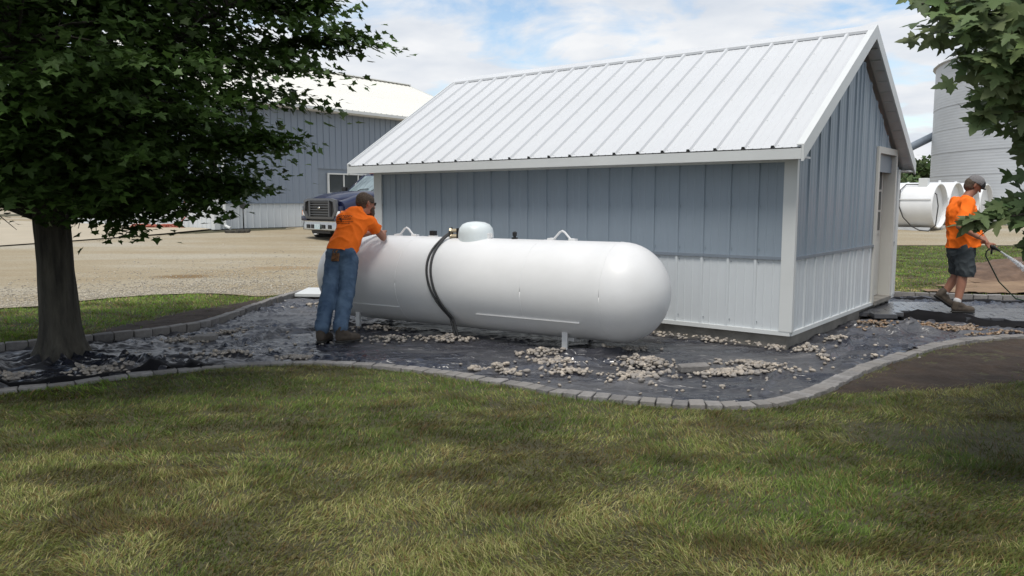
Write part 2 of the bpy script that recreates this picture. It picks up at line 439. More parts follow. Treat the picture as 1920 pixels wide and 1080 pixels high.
def gravel_mat():
    m = bpy.data.materials.new('tan_gravel'); m.use_nodes = True
    n, l = m.node_tree.nodes, m.node_tree.links
    p = n['Principled BSDF']; p.inputs['Roughness'].default_value = 0.95; p.inputs['Specular IOR Level'].default_value = 0.2
    tc = n.new('ShaderNodeTexCoord')
    def nz(scale, det=6, st=None, rough=.6):
        t = n.new('ShaderNodeTexNoise'); t.inputs['Scale'].default_value = scale; t.inputs['Detail'].default_value = det; t.inputs['Roughness'].default_value = rough
        mp = n.new('ShaderNodeMapping'); l.new(tc.outputs['Object'], mp.inputs[0])
        if st: mp.inputs['Scale'].default_value = st; mp.inputs['Rotation'].default_value = (0, 0, 0.15)
        l.new(mp.outputs[0], t.inputs['Vector']); return t.outputs['Fac']
    def ramp(f, *st):
        r_ = n.new('ShaderNodeValToRGB')
        while len(r_.color_ramp.elements) < len(st): r_.color_ramp.elements.new(0.5)
        for e, (pos, c) in zip(r_.color_ramp.elements, st): e.position = pos; e.color = (*c, 1)
        l.new(f, r_.inputs[0]); return r_.outputs[0]
    big = ramp(nz(0.42, 5, (0.35, 1.0, 1)), (0.36, (0.385, 0.35, 0.28)), (0.52, (0.335, 0.285, 0.20)), (0.68, (0.29, 0.23, 0.145)))
    sp = ramp(nz(26, 3, None, .8), (0.34, (0.7, 0.68, 0.65)), (0.5, (1, 1, 1)), (0.68, (1.15, 1.15, 1.15)))
    dk = ramp(nz(2.4, 8, (0.3, 1.3, 1), .75), (0.27, (0.38, 0.33, 0.26)), (0.36, (1, 1, 1)))
    a = n.new('ShaderNodeMixRGB'); a.blend_type = 'MULTIPLY'; a.inputs[0].default_value = 1; l.new(big, a.inputs[1]); l.new(sp, a.inputs[2])
    b = n.new('ShaderNodeMixRGB'); b.blend_type = 'MULTIPLY'; b.inputs[0].default_value = 0.8; l.new(a.outputs[0], b.inputs[1]); l.new(dk, b.inputs[2])
    # two damp ruts of darker orange mud
    def rut(x, y, rx, ry, prev, c):
        mp = n.new('ShaderNodeMapping'); mp.vector_type = 'POINT'; l.new(tc.outputs['Object'], mp.inputs[0])
        mp.inputs['Location'].default_value = (-x / rx, -y / ry, 0); mp.inputs['Scale'].default_value = (1 / rx, 1 / ry, 0)
        ln = n.new('ShaderNodeVectorMath'); ln.operation = 'LENGTH'; l.new(mp.outputs[0], ln.inputs[0])
        ad = n.new('ShaderNodeMath'); ad.operation = 'ADD'; l.new(ln.outputs['Value'], ad.inputs[0]); l.new(nz(5, 6, None, .8), ad.inputs[1])
        f = ramp(ad.outputs[0], (0.0, (1, 1, 1)), (0.95, (1, 1, 1)), (1.0, (0, 0, 0)))
        r_ = n.new('ShaderNodeMapRange'); r_.inputs[1].default_value = 0.95; r_.inputs[2].default_value = 1.45; r_.inputs[3].default_value = 0.75; r_.inputs[4].default_value = 0
        l.new(ad.outputs[0], r_.inputs[0])
        mx = n.new('ShaderNodeMixRGB'); l.new(r_.outputs[0], mx.inputs[0]); l.new(prev, mx.inputs[1]); mx.inputs[2].default_value = (*c, 1)
        return mx.outputs[0]
    out = rut(-6.55, 15.7, 0.75, 0.5, b.outputs[0], (0.16, 0.095, 0.035))
    out = rut(-5.0, 17.4, 1.3, 0.6, out, (0.27, 0.19, 0.10))
    l.new(out, p.inputs['Base Color'])
    bp = n.new('ShaderNodeBump'); bp.inputs['Distance'].default_value = 0.02; l.new(nz(22, 6, None, .75), bp.inputs['Height']); l.new(bp.outputs[0], p.inputs['Normal'])
    return m
M['gravel'] = gravel_mat()
tag(strip_sheet('gravel_drive', GRAVEL_EDGE, [0, .4, .8, 1.2, 1.6, 2, 3, 4, 5, 6, 7, 8, 9, 10, 12, 14, 16, 18, 22, 26, 34, 50, 90, 200], -0.012, M['gravel']), kind='structure')
# farther land beyond the yard
strip = strip_sheet('far_field', [(-900, 215), (-300, 190), (-60, 150), (0, 140), (60, 140), (300, 190), (900, 215)], [0, 60, 200, 600], 0.05,
                    mat('far_crop_green', (0.09, 0.12, 0.04), 0.95, var=0.3, scale=0.05))
tag(strip, kind='structure')

# loose pebbles on the near gravel, real relief
def pebbles():
    n = 9000
    ex = np.array([p[0] for p in GRAVEL_EDGE]); ey = np.array([p[1] for p in GRAVEL_EDGE])
    x = rng.uniform(-9.5, -1.6, n); y = np.interp(x, ex, ey) + 0.03 + rng.exponential(1.9, n)
    s = rng.uniform(0.007, 0.022, n) * (0.9 + 0.03 * (y - 11))
    base = np.array([(1, 0, 0), (0, 1, 0), (-1, 0, 0), (0, -1, 0), (0, 0, .75), (0, 0, -.5)])
    a = rng.uniform(0, 6.28, n); ca, sa = np.cos(a), np.sin(a)
    st = rng.uniform(0.6, 1.3, (n, 3))
    B = base[None] * st[:, None] * s[:, None, None]
    Vx = B[..., 0] * ca[:, None] - B[..., 1] * sa[:, None] + x[:, None]
    Vy = B[..., 0] * sa[:, None] + B[..., 1] * ca[:, None] + y[:, None]
    Vz = B[..., 2] + (Tz(y) - 0.008)[:, None]
    V = np.stack([Vx, Vy, Vz], -1).reshape(-1, 3)
    f = np.array([(0, 1, 4), (1, 2, 4), (2, 3, 4), (3, 0, 4), (1, 0, 5), (2, 1, 5), (3, 2, 5), (0, 3, 5)])
    F = (f[None] + (np.arange(n) * 6)[:, None, None]).reshape(-1, 3)
    o = link('gravel_pebbles', np_mesh('gravel_pebbles', V, F, M['pebble']))
    tag(o, 'loose pale pebbles scattered over the near edge of the tan gravel drive', 'gravel', kind='stuff')
pebbles()

# ------------------------------------------------------------------ soil patches
def masked_sheet(name, poly, step, zfun, m, jag=0.0, seed=0, smooth=True):
    px = [p[0] for p in poly]; py = [p[1] for p in poly]
    xs = np.arange(min(px) - step, max(px) + step, step); ys = np.arange(min(py) - step, max(py) + step, step)
    X, Y = np.meshgrid(xs, ys)
    jx = (fbm(X * 3, Y * 3, seed) - .5) * jag * 2; jy = (fbm(X * 3 + 9, Y * 3 + 4, seed + 3) - .5) * jag * 2
    ins = inpoly(X + jx, Y + jy, poly)
    Zv = zfun(X, Y)
    nx, ny = len(xs), len(ys)
    i = np.arange(nx * ny).reshape(ny, nx)
    keep = (ins[:-1, :-1] & ins[:-1, 1:] & ins[1:, 1:] & ins[1:, :-1]).ravel()
    F = np.c_[i[:-1, :-1].ravel(), i[:-1, 1:].ravel(), i[1:, 1:].ravel(), i[1:, :-1].ravel()][keep]
    used = np.unique(F); mp = -np.ones(nx * ny, int); mp[used] = np.arange(len(used))
    V = np.c_[X.ravel(), Y.ravel(), Zv.ravel()][used]
    return link(name, np_mesh(name, V, mp[F], m, smooth))
M['soil'] = mat('dark_topsoil', (0.052, 0.035, 0.024), 0.97, c2=(0.026, 0.018, 0.013), scale=3.5, bump=0.012, bscale=45)
def soil_z(X, Y):
    dd = np.minimum(polydist(X, Y, SOILR + SOILR[:1]), polydist(X, Y, SOILL + SOILL[:1]))
    return Tz(Y) - 0.022 - .045 * np.exp(-dd / .07) + 0.05 * (fbm(X * 5, Y * 5, 31, 4, .6) - 0.42) + 0.012 * (vnoise(X * 33, Y * 33, 5) - .5)
tag(masked_sheet('soil_bed', SOILR, 0.03, soil_z, M['soil'], 0.02, 2), 'bare dark brown topsoil strip right of the curved paver edge', 'soil', kind='structure')
tag(masked_sheet('soil_bed', SOILL, 0.035, soil_z, M['soil'], 0.06, 5), kind='structure')
DIRTR = [(6.6, 12.95), (9.6, 12.6), (16, 13.2), (17, 18), (12, 18.2), (9.6, 16.6), (8.6, 15.2), (7.6, 13.9)]
tag(masked_sheet('bare_dirt', DIRTR, 0.08, lambda X, Y: Tz(Y) + 0.0 + 0.07 * (fbm(X * 2.2, Y * 2.2, 8) - .35),
                 mat('trampled_dirt', (0.28, 0.19, 0.115), 0.95, c2=(0.14, 0.085, 0.05), scale=1.6, bump=0.02, bscale=14), 0.35, 9), kind='structure')

# ------------------------------------------------------------------ shed placement
A = R(51.67)
CX, CY, BZ = 2.88, 8.109, 0.14
DEP, WID = 4.33, 6.27
def shed_pt(lx, ly):      # local (depth, along front) -> world
    return CX + lx * math.cos(A) - ly * math.sin(A), CY + lx * math.sin(A) + ly * math.cos(A)
SHED_POLY = [shed_pt(0.05, 0.05), shed_pt(DEP - .05, 0.05), shed_pt(DEP - .05, WID - .05), shed_pt(0.05, WID - .05)]
WALK = [shed_pt(2.75, -0.02), shed_pt(2.75, -0.35), (5.27, 10.33), (5.62, 9.93), (6.1, 9.62), (7.0, 9.4), (9.4, 9.25), (9.4, 10.55), (7.2, 10.55), (6.55, 10.75), (6.2, 11.3), shed_pt(4.2, -0.02)]

# ------------------------------------------------------------------ plastic sheeting
TREE = (-4.46, 7.72)
FOLDS = [((-3.9, 7.5), (-2.7, 7.05), .05, .035), ((-4.1, 7.2), (-3.0, 6.95), .06, .04), ((-5.0, 6.9), (-4.1, 6.35), .07, .05), ((-4.9, 7.5), (-5.6, 6.6), .06, .05),
         ((-4.2, 7.3), (-3.8, 6.75), .05, .05), ((-4.7, 7.3), (-4.6, 6.5), .05, .05), ((-3.5, 7.6), (-2.2, 7.7), .04, .03), ((-3.1, 8.3), (-2.3, 9.6), .05, .03),
         ((-1.9, 7.5), (-0.6, 7.3), .05, .03), ((-0.2, 6.9), (0.9, 7.2), .05, .03), ((0.5, 7.7), (1.1, 7.9), .06, .035), ((0.4, 7.4), (1.2, 7.35), .04, .025),
         ((2.0, 6.2), (2.5, 7.1), .04, .025), ((1.0, 6.4), (1.35, 6.7), .04, .02), ((3.3, 8.2), (4.4, 8.5), .06, .04), ((3.6, 7.75), (4.1, 7.95), .05, .05), ((3.9, 8.9), (4.9, 9.3), .07, .05),
         ((4.2, 9.4), (5.0, 9.2), .06, .05), ((3.0, 7.5), (3.9, 8.6), .05, .025), ((5.2, 9.0), (6.6, 9.1), .06, .05), ((5.0, 9.9), (5.7, 9.55), .05, .05)]
def plastic_z(X, Y, fine=True):
    X = np.asarray(X, float); Y = np.asarray(Y, float)
    z = -0.035 + Tz(Y) + 0.03 * (fbm(X * 1.1, Y * 1.1, 41) - .5)
    wx = X + 0.25 * (fbm(X * 1.3, Y * 1.3, 51) - .5) * 2; wy = Y + 0.25 * (fbm(X * 1.3 + 5, Y * 1.3, 52) - .5) * 2
    left = np.clip((-1.2 - X) / 1.5, 0, 1); right = np.clip((X - 2.4) / 1.0, 0, 1)
    amp = 0.008 + 0.008 * left + 0.007 * right
    a1 = 1 - np.abs(2 * fbm(wx * 2.2 + wy * .9, wy * 4.2 - wx * .5, 60, 3) - 1)
    a2 = 1 - np.abs(2 * fbm(wx * 5 - wy * 2, wy * 8, 66, 2) - 1)
    z = z + amp * (a1 ** 9) * 2.2 + amp * 1.0 * (a2 ** 8)
    z = z + amp * 0.2 * (vnoise(X * 9, Y * 14, 9) - .5)
    for (x0, y0), (x1, y1), h, w in FOLDS:
        z = z + h * np.exp(-(polydist(wx, wy, [(x0, y0), (x1, y1)]) / w) ** 2) * (0.6 + .8 * vnoise(X * 4, Y * 4, 3))
    dt = np.hypot(X - TREE[0], Y - TREE[1])
    ang = np.arctan2(Y - TREE[1], X - TREE[0])
    z = z + np.exp(-np.clip(dt - .27, 0, 9) / .25) * (0.02 + 0.035 * np.sin(ang * 13 + 5 * vnoise(X * 2, Y * 2)))
    return z
BED_IN = BED
def plastic_mat():
    m = bpy.data.materials.new('black_plastic_sheeting'); m.use_nodes = True
    n, l = m.node_tree.nodes, m.node_tree.links
    p = n['Principled BSDF']; p.inputs['Specular IOR Level'].default_value = 1.0
    tc = n.new('ShaderNodeTexCoord')
    def nz(scale, det=5, st=(1, 1, 1), rough=.55, dist=0.0):
        t = n.new('ShaderNodeTexNoise'); t.inputs['Scale'].default_value = scale; t.inputs['Detail'].default_value = det; t.inputs['Roughness'].default_value = rough
        t.inputs['Distortion'].default_value = dist
        mp = n.new('ShaderNodeMapping'); l.new(tc.outputs['Object'], mp.inputs[0]); mp.inputs['Scale'].default_value = st; mp.inputs['Rotation'].default_value = (0, 0, .3)
        l.new(mp.outputs[0], t.inputs['Vector']); return t.outputs['Fac']
    def mth(op, a, b=None):
        k = n.new('ShaderNodeMath'); k.operation = op
        for q, v in enumerate((a, b)):
            if v is None: continue
            if isinstance(v, (int, float)): k.inputs[q].default_value = v
            else: l.new(v, k.inputs[q])
        return k.outputs[0]
    def ridge(f, pw):
        return mth('POWER', mth('SUBTRACT', 1.0, mth('ABSOLUTE', mth('SUBTRACT', mth('MULTIPLY', f, 2.0), 1.0))), pw)
    dust = n.new('ShaderNodeMapRange'); dust.inputs[1].default_value = .36; dust.inputs[2].default_value = .58
    l.new(mth('ADD', mth('MULTIPLY', nz(1.0, 5, (.7, 1.3, 1), .6, .8), .78), mth('MULTIPLY', nz(34, 4, (1, 1, 1), .7), .10)), dust.inputs[0])
    mx = n.new('ShaderNodeMixRGB'); l.new(dust.outputs[0], mx.inputs[0]); mx.inputs[1].default_value = (.017, .019, .030, 1); mx.inputs[2].default_value = (.085, .083, .087, 1)
    l.new(mx.outputs[0], p.inputs['Base Color'])
    rg_ = n.new('ShaderNodeMapRange'); rg_.inputs[3].default_value = .22; rg_.inputs[4].default_value = .45
    l.new(dust.outputs[0], rg_.inputs[0]); l.new(rg_.outputs[0], p.inputs['Roughness'])
    h = mth('ADD', mth('MULTIPLY', ridge(nz(1.5, 2, (.7, 1.9, 1), .45, 1.2), 14.0), 1.0), mth('ADD', mth('MULTIPLY', ridge(nz(3.6, 2, (.8, 1.9, 1), .5, 1.4), 12.0), .55), mth('MULTIPLY', nz(4, 2, (.7, 1.5, 1)), .45)))
    b = n.new('ShaderNodeBump'); b.inputs['Distance'].default_value = .009; b.inputs['Strength'].default_value = 1.0
    l.new(h, b.inputs['Height']); l.new(b.outputs[0], p.inputs['Normal'])
    return m
M['plastic'] = plastic_mat()
M['fabric'] = mat('black_fabric_edge', (0.010, 0.010, 0.012), 0.7, var=0.3, scale=10, spec=0.12)
def plastic():
    step = 0.028
    xs = np.arange(-9.2, 9.4, step); ys = np.arange(3.2, 15.4, step)
    X, Y = np.meshgrid(xs, ys)
    ins = inpoly(X, Y, BED_IN) & ~inpoly(X, Y, SHED_POLY) & ~inpoly(X, Y, WALK)
    ins &= np.hypot(X - TREE[0], Y - TREE[1]) > 0.18
    Zv = plastic_z(X, Y)
    nx, ny = len(xs), len(ys)
    i = np.arange(nx * ny).reshape(ny, nx)
    keep = (ins[:-1, :-1] & ins[:-1, 1:] & ins[1:, 1:] & ins[1:, :-1]).ravel()
    F = np.c_[i[:-1, :-1].ravel(), i[:-1, 1:].ravel(), i[1:, 1:].ravel(), i[1:, :-1].ravel()][keep]
    used = np.unique(F); mp = -np.ones(nx * ny, int); mp[used] = np.arange(len(used))
    V = np.c_[X.ravel(), Y.ravel(), Zv.ravel()][used]
    o = link('plastic_sheeting', np_mesh('plastic_sheeting', V, mp[F], M['plastic'], True))
    tag(o, 'wrinkled black plastic weed sheeting lining the curved bed under the big white tank', 'plastic sheet')
plastic()

# raised black fabric flaps: along the walk and the left edge
def flap(pts, h, label, w=0.05, seed=0):
    r_ = random.Random(seed)
    P = smooth_line(pts, 6)
    rings = []
    for i, (x, y) in enumerate(P):
        x0, y0 = P[max(i - 1, 0)]; x1, y1 = P[min(i + 1, len(P) - 1)]
        d = math.hypot(x1 - x0, y1 - y0) or 1; nx, ny = -(y1 - y0) / d, (x1 - x0) / d
        z = float(plastic_z(x, y)); k = math.sin(math.pi * min(max(i / (len(P) - 1), 0.03), .97)) ** .4
        hh = h * k * (0.7 + 0.6 * noise.noise(Vector((x * 3, y * 3, seed)))); lean = w * (0.6 + noise.noise(Vector((x * 2, y * 2, 5 + seed))))
        prof = [(-w * 1.2, -.03), (-w * .5, hh * .5), (lean * .3, hh), (lean * .8 + w * .5, hh * .82), (w * 1.3, hh * .3), (w * 1.8, -.03)]
        rings.append([(x + nx * a, y + ny * a, z + b) for a, b in prof])
    o = MB().rings(rings, close=False, caps=False).build('fabric_flap', M['fabric'], None, smooth=True)
    return tag(o, label, 'plastic sheet')
flap([(4.98, 11.0), (5.1, 10.5), (5.35, 10.2), (5.65, 9.85), (6.1, 9.5), (6.9, 9.28), (8.6, 9.1)], 0.145, 'raised black fabric fold along the front edge of the wet paver walk', .06, 1)
flap([(5.8, 12.2), (6.3, 12.25), (6.9, 12.1), (7.6, 11.95), (8.8, 11.85)], 0.06, 'black fabric fold behind the walk, along the back paver edge', .06, 2)
flap([(6.2, 10.95), (6.7, 10.8), (7.4, 10.72), (8.8, 10.7)], 0.03, 'thin dark fabric fold just behind the walking man\'s front foot', .03, 3)
flap([(5.9, 9.05), (6.4, 9.3), (7.0, 9.15), (8.4, 9.0)], 0.06, 'bunched black fabric at the right between walk and curved paver edge', .05, 4)
flap([(-4.3, 6.35), (-3.8, 6.6), (-3.4, 6.95), (-3.0, 7.1), (-2.7, 7.2)], 0.06, 'folded over black sheeting edge near the paver row right of the tree', .07, 5)

# ------------------------------------------------------------------ paver edging
def paver_mesh(L, D, H, seed):
    r_ = random.Random(seed)
    bm = bmesh.new(); bmesh.ops.create_cube(bm, size=1)
    for q in bm.verts: q.co = Vector((q.co.x * L, q.co.y * D, q.co.z * H))
    bmesh.ops.bevel(bm, geom=bm.edges[:], offset=0.006, segments=1, affect='EDGES')
    for q in bm.verts: q.co += Vector([r_.uniform(-.0022, .0022) for _ in range(3)])
    me = bpy.data.meshes.new('paver'); bm.to_mesh(me); bm.free()
    me.materials.append(M['paver']); return me
def lay(line, parent, long_until, z_top, seed, H=0.085, off=0.0, only=None):
    r_ = random.Random(seed)
    longs = [paver_mesh(0.195, 0.100, H, seed + k) for k in range(3)]
    shorts = [paver_mesh(0.112, 0.15, H, seed + 10 + k) for k in range(3)]
    P = [Vector((*p, 0)) for p in line]
    seg = [(P[i + 1] - P[i]).length for i in range(len(P) - 1)]
    tot = sum(seg)
    def at(s):
        for i, L in enumerate(seg):
            if s <= L: return P[i].lerp(P[i + 1], s / L), (P[i + 1] - P[i]).normalized()
            s -= L
        return P[-1], (P[-1] - P[-2]).normalized()
    s = 0
    while s < tot - 0.1:
        p, d = at(s + 0.06)
        lg = long_until(p.x)
        L = 0.2 if lg else 0.117
        p, d = at(s + L / 2)
        if only is None or only(p):
            me = r_.choice(longs if lg else shorts)
            o = link('paver', me, parent)
            nrm = Vector((-d.y, d.x, 0))
            q = p + nrm * (off + r_.uniform(-.006, .006))
            o.location = (q.x, q.y, Tz1(q.y) + z_top - H / 2 + r_.uniform(-.005, .005))
            o.rotation_euler = (r_.uniform(-.05, .05), r_.uniform(-.04, .04), math.atan2(d.y, d.x) + r_.uniform(-.06, .06))
            o.scale = (1, r_.uniform(.88, 1.06), 1)
        s += L + r_.uniform(0.001, 0.006)
e1 = empty('paver_edging', (0, 0, 0), 0, 'long curved row of grey pavers between the front lawn and the plastic bed', 'edging')
lay(FRONT_S, e1, lambda x: x < -1.2, 0.004, 100, only=lambda p: p.x > -5.6 and p.x < 7.4)
e2 = empty('paver_edging', (0, 0, 0), 0, 'raised grey paver row behind the tree trunk beside the back strip of grass', 'edging')
lay(BACKL_S, e2, lambda x: True, 0.06, 200, H=0.10, off=.02, only=lambda p: p.x > -7.5)
e3 = empty('paver_edging', (0, 0, 0), 0, 'far row of grey pavers behind the walking man at the lawn edge', 'edging')
lay(BACKR_S, e3, lambda x: True, 0.05, 300, off=0)

def loose_paver(x, y, rz, label, tilt=(0.05, -.04), size=(.24, .13, .06), dz=0.02):
    o = link('paver', paver_mesh(*size, int(x * 100)))
    o.location = (x, y, float(plastic_z(x, y)) + size[2] / 2 + dz); o.rotation_euler = (*tilt, rz)
    tag(o, label, 'paver', 'loose pavers lying on the plastic')
loose_paver(1.64, 7.02, 0.12, 'loose grey paver lying beside the stone pile in front of the tank\'s round end', (0.06, -.03), (.27, .12, .055), 0.02)
loose_paver(-3.36, 8.55, 0.05, 'loose grey paver among stones right of the tree trunk near the back edging')

# walk of wet pavers
wk = empty('paver_walk', (0, 0, 0), 0, 'wet grey paver walk leading from the shed door under the man\'s feet', 'walkway')
def walk():
    tile = paver_mesh(0.29, 0.19, 0.06, 77); tile.materials.clear(); tile.materials.append(M['paver_wet'])
    r_ = random.Random(4)
    a = R(-6)
    j = 0
    for iy in range(-4, 14):
        for ix in range(-4, 16):
            lx = ix * 0.296 + (0.148 if iy % 2 else 0); ly = iy * 0.196
            x = 4.9 + lx * math.cos(a) - ly * math.sin(a); y = 9.55 + lx * math.sin(a) + ly * math.cos(a)
            if not inpoly(np.array([x]), np.array([y]), WALK)[0] or x > 8.2: continue
            o = link('paver', tile, wk)
            o.location = (x, y, 0.03 + r_.uniform(-.003, .003)); o.rotation_euler = (r_.uniform(-.008, .008), r_.uniform(-.008, .008), a + r_.uniform(-.01, .01))
    base = masked_sheet('sand_bed', WALK, .06, lambda X, Y: 0 * X + 0.02, M['soil'])
    base.parent = wk
walk()

# ------------------------------------------------------------------ river stones
def stone_mesh(seed, m, smooth=True):
    r_ = random.Random(seed)
    bm = bmesh.new(); bmesh.ops.create_icosphere(bm, subdivisions=2, radius=1)
    sx, sy, sz = r_.uniform(.8, 1.15), r_.uniform(.6, .9), r_.uniform(.42, .62)
    off = Vector((r_.uniform(0, 50), 0, 0))
    for q in bm.verts:
        q.co *= 1 + 0.22 * noise.noise(q.co * 1.2 + off)
        q.co = Vector((q.co.x * sx, q.co.y * sy, q.co.z * sz))
    me = bpy.data.meshes.new('river_stone'); bm.to_mesh(me); bm.free()
    for p in me.polygons: p.use_smooth = smooth
    me.materials.append(m); return me
# (x, y, half length, half width, angle, count, heaped height, material, place name)
PILES = [
    (0.30, 7.85, .20, .13, .2, 95, .05, 'd', 'stone pile spilling forward by the tank\'s front leg'),
    (0.42, 7.35, .17, .22, .5, 95, .03, 'd', 'stone pile spilling forward by the tank\'s front leg'),
    (0.53, 6.95, .22, .10, -.3, 60, .02, 'd', 'stone pile spilling forward by the tank\'s front leg'),
    (-0.12, 7.02, .32, .09, -.42, 85, .02, 'd', 'stone row just behind the front pavers below the hoses'),
    (1.26, 7.30, .24, .22, -.3, 190, .07, 'd', 'large stone heap before the tank\'s round end'),
    (1.10, 6.78, .24, .16, .2, 110, .03, 'd', 'large stone heap before the tank\'s round end'),
    (1.92, 6.92, .34, .12, .05, 120, .03, 'd', 'stone patch right of the loose paver'),
    (2.28, 7.22, .32, .13, -.65, 110, .03, 'd', 'stone streak nearest the shed corner'),
    (1.15, 8.05, .30, .10, .1, 50, .02, 'd', 'stones under the tank\'s round end'),
    (-1.35, 8.65, .34, .18, .1, 75, .04, 'd', 'stone pile under the tank near the man\'s boots'),
    (-0.70, 8.62, .28, .16, .1, 75, .05, 'd', 'stone pile where the hoses reach the ground'),
    (-1.62, 9.35, .30, .12, .1, 50, .03, 'd', 'stones by the tank\'s rear leg'),
    (-3.68, 6.95, .26, .17, .35, 120, .05, 'l', 'stone pile beside the tree trunk'),
    (-3.58, 8.50, .20, .12, .1, 60, .04, 'l', 'stones around the loose paver near the back edging'),
    (-3.35, 9.10, .26, .12, .9, 40, .02, 'l', 'thin stone trail along the raised back edging'),
    (-2.78, 7.75, .27, .12, .2, 60, .02, 'l', 'stone patch midway between tree and man'),
    (-2.05, 7.60, .22, .11, -.1, 60, .02, 'l', 'stone patch just left of the man\'s boots'),
    (-2.75, 11.5, .40, .25, .3, 60, .04, 'l', 'stones at the far left end of the tank'),
    (-4.35, 6.72, .22, .10, .2, 30, .02, 'l', 'few stones in front of the tree trunk'),
    (3.05, 8.02, .14, .12, .8, 60, .05, 'd', 'stone pile hugging the shed corner'),
    (3.05, 7.63, .07, .12, .1, 16, .02, 'd', 'small cluster in front of the shed corner'),
    (3.62, 8.65, .17, .10, .8, 40, .03, 'd', 'stone clump beside the gable foundation'),
    (3.60, 7.55, .26, .06, .25, 34, .01, 'd', 'stones behind the pavers beside the dark topsoil'),
    (4.40, 9.45, .42, .18, .9, 120, .04, 'w', 'dark wet stones near the shed door'),
    (5.05, 9.50, .35, .14, -.3, 80, .03, 'w', 'wet stones in front of the walk'),
    (5.32, 9.28, .36, .14, -.2, 110, .04, 'w', 'orange brown wet stones below the man\'s feet'),
    (5.50, 8.92, .40, .04, .1, 40, .01, 'w', 'stone line behind the far right pavers'),
]
stones = []
def sz(): return rnd.uniform(0.015, 0.033)
for (x, y, a, b, th, n, h, k, nm) in PILES:
    a *= 1.12; b *= 1.15; n = int(n * 1.55)
    for i in range(n):
        while True:
            r_ = abs(rnd.gauss(0, .52)); t = rnd.uniform(0, 6.283)
            if r_ < 1.35: break
        lx, ly = a * r_ * math.cos(t) * 1.15, b * r_ * math.sin(t) * 1.15
        X, Y = x + lx * math.cos(th) - ly * math.sin(th), y + lx * math.sin(th) + ly * math.cos(th)
        s = sz(); zz = float(plastic_z(X, Y)) + s * .45 + h * max(0, 1 - r_) ** 1 * rnd.uniform(.3, 1)
        where = 'top' if r_ < .35 else (('left side' if lx < 0 else 'right side') if abs(math.cos(t)) > .6 else ('back edge' if ly > 0 else 'front edge'))
        stones.append((X, Y, zz, s, k, nm, where))
# strip of stones along the front foundation and scattered singles
for i in range(230):
    t = rnd.uniform(0.0, 3.4); d = abs(rnd.gauss(0, .06)) + .05
    X, Y = shed_pt(-d, t); s = sz()
    stones.append((X, Y, float(plastic_z(X, Y)) + s * .5 + max(0, .05 - d * .3), s, 'd', 'stone strip along the shed foundation', 0))
for i in range(240):
    reg = rnd.random()
    if reg < .5: X, Y = rnd.uniform(-3.9, -1.9), rnd.uniform(7.2, 9.6)
    elif reg < .85: X, Y = rnd.uniform(0, 3.0), rnd.uniform(5.95, 7.6)
    else: X, Y = rnd.uniform(2.8, 5.2), rnd.uniform(7.2, 9.3)
    if not inpoly(np.array([X]), np.array([Y]), BED)[0] or polydist(np.array([X]), np.array([Y]), FRONT_S)[0] < .15: continue
    if inpoly(np.array([X]), np.array([Y]), SHED_POLY)[0] or polydist(np.array([X]), np.array([Y]), BACKL_S)[0] < .15: continue
    s = sz() * .85
    stones.append((X, Y, float(plastic_z(X, Y)) + s * .4, s, 'd', 'left of the tank' if X < -1.5 else ('right side of the bed' if X > 2.9 else 'front of the bed'), 1))
stones = [q for q in stones if not (inpoly(np.array([q[0]]), np.array([q[1]]), SHED_POLY)[0]) and polydist(np.array([q[0]]), np.array([q[1]]), FRONT_S)[0] > .10]
stones.sort(key=lambda q: -q[3] / math.hypot(q[0], q[1]))
near, rest = stones[:300], stones[300:]
SM = {k: [stone_mesh(i + 900, M['stone_wet'] if k == 'w' else M['stone']) for i in range(6)] for k in 'dw'}
def stone_T(q, r_):
    return Matrix.Translation(q[:3]) @ Matrix.Rotation(r_.uniform(0, 6.28), 4, 'Z') @ Matrix.Rotation(r_.gauss(0, .35), 4, 'X') @ Matrix.Rotation(r_.gauss(0, .3), 4, 'Y') @ Matrix.Scale(q[3], 4)
rs = random.Random(3)
for q in near:
    o = link('river_stone', rs.choice(SM['w' if q[4] == 'w' else 'd']))
    o.matrix_world = stone_T(q, rs)
    nm = q[5]
    if nm in ('left of the tank', 'right side of the bed', 'front of the bed'):
        tag(o, 'single rounded stone lying loose on the black plastic, ' + nm, 'stone', 'single river stones scattered on the plastic, ' + nm)
    else:
        wh = q[6] if isinstance(q[6], str) else 'front edge'
        size = 'larger' if q[3] > .025 else 'smaller'
        nm_ = nm.replace('stone pile', 'pile').replace('large stone heap', 'large heap').replace('stone ', '')
        tag(o, size + ' river stone, ' + wh + ' of the ' + nm_, 'stone', nm)
lo = {}
for k in 'dw':
    bm = bmesh.new(); bmesh.ops.create_icosphere(bm, subdivisions=1, radius=1)
    base = np.array([q.co[:] for q in bm.verts]); fc = np.array([[v.index for v in f.verts] for f in bm.faces]); bm.free()
    qs = [q for q in rest if (q[4] == 'w') == (k == 'w')]
    V, F = [], []
    for i, q in enumerate(qs):
        Bq = base * np.array([rs.uniform(.85, 1.15), rs.uniform(.62, .9), rs.uniform(.42, .62)]) * (1 + .1 * np.sin(base[:, [1, 2, 0]] * rs.uniform(2, 5)))
        Tm = np.array(stone_T(q, rs))
        V.append(Bq @ Tm[:3, :3].T + Tm[:3, 3]); F.append(fc + i * len(base))
    if qs:
        o = link('river_stones', np_mesh('river_stones', np.concatenate(V), np.concatenate(F), M['stone_wet'] if k == 'w' else M['stone'], True))
        tag(o, 'remaining small wet brown stones by the walk' if k == 'w' else 'remaining small tan river stones heaped over the plastic sheeting', 'stones', kind='stuff')
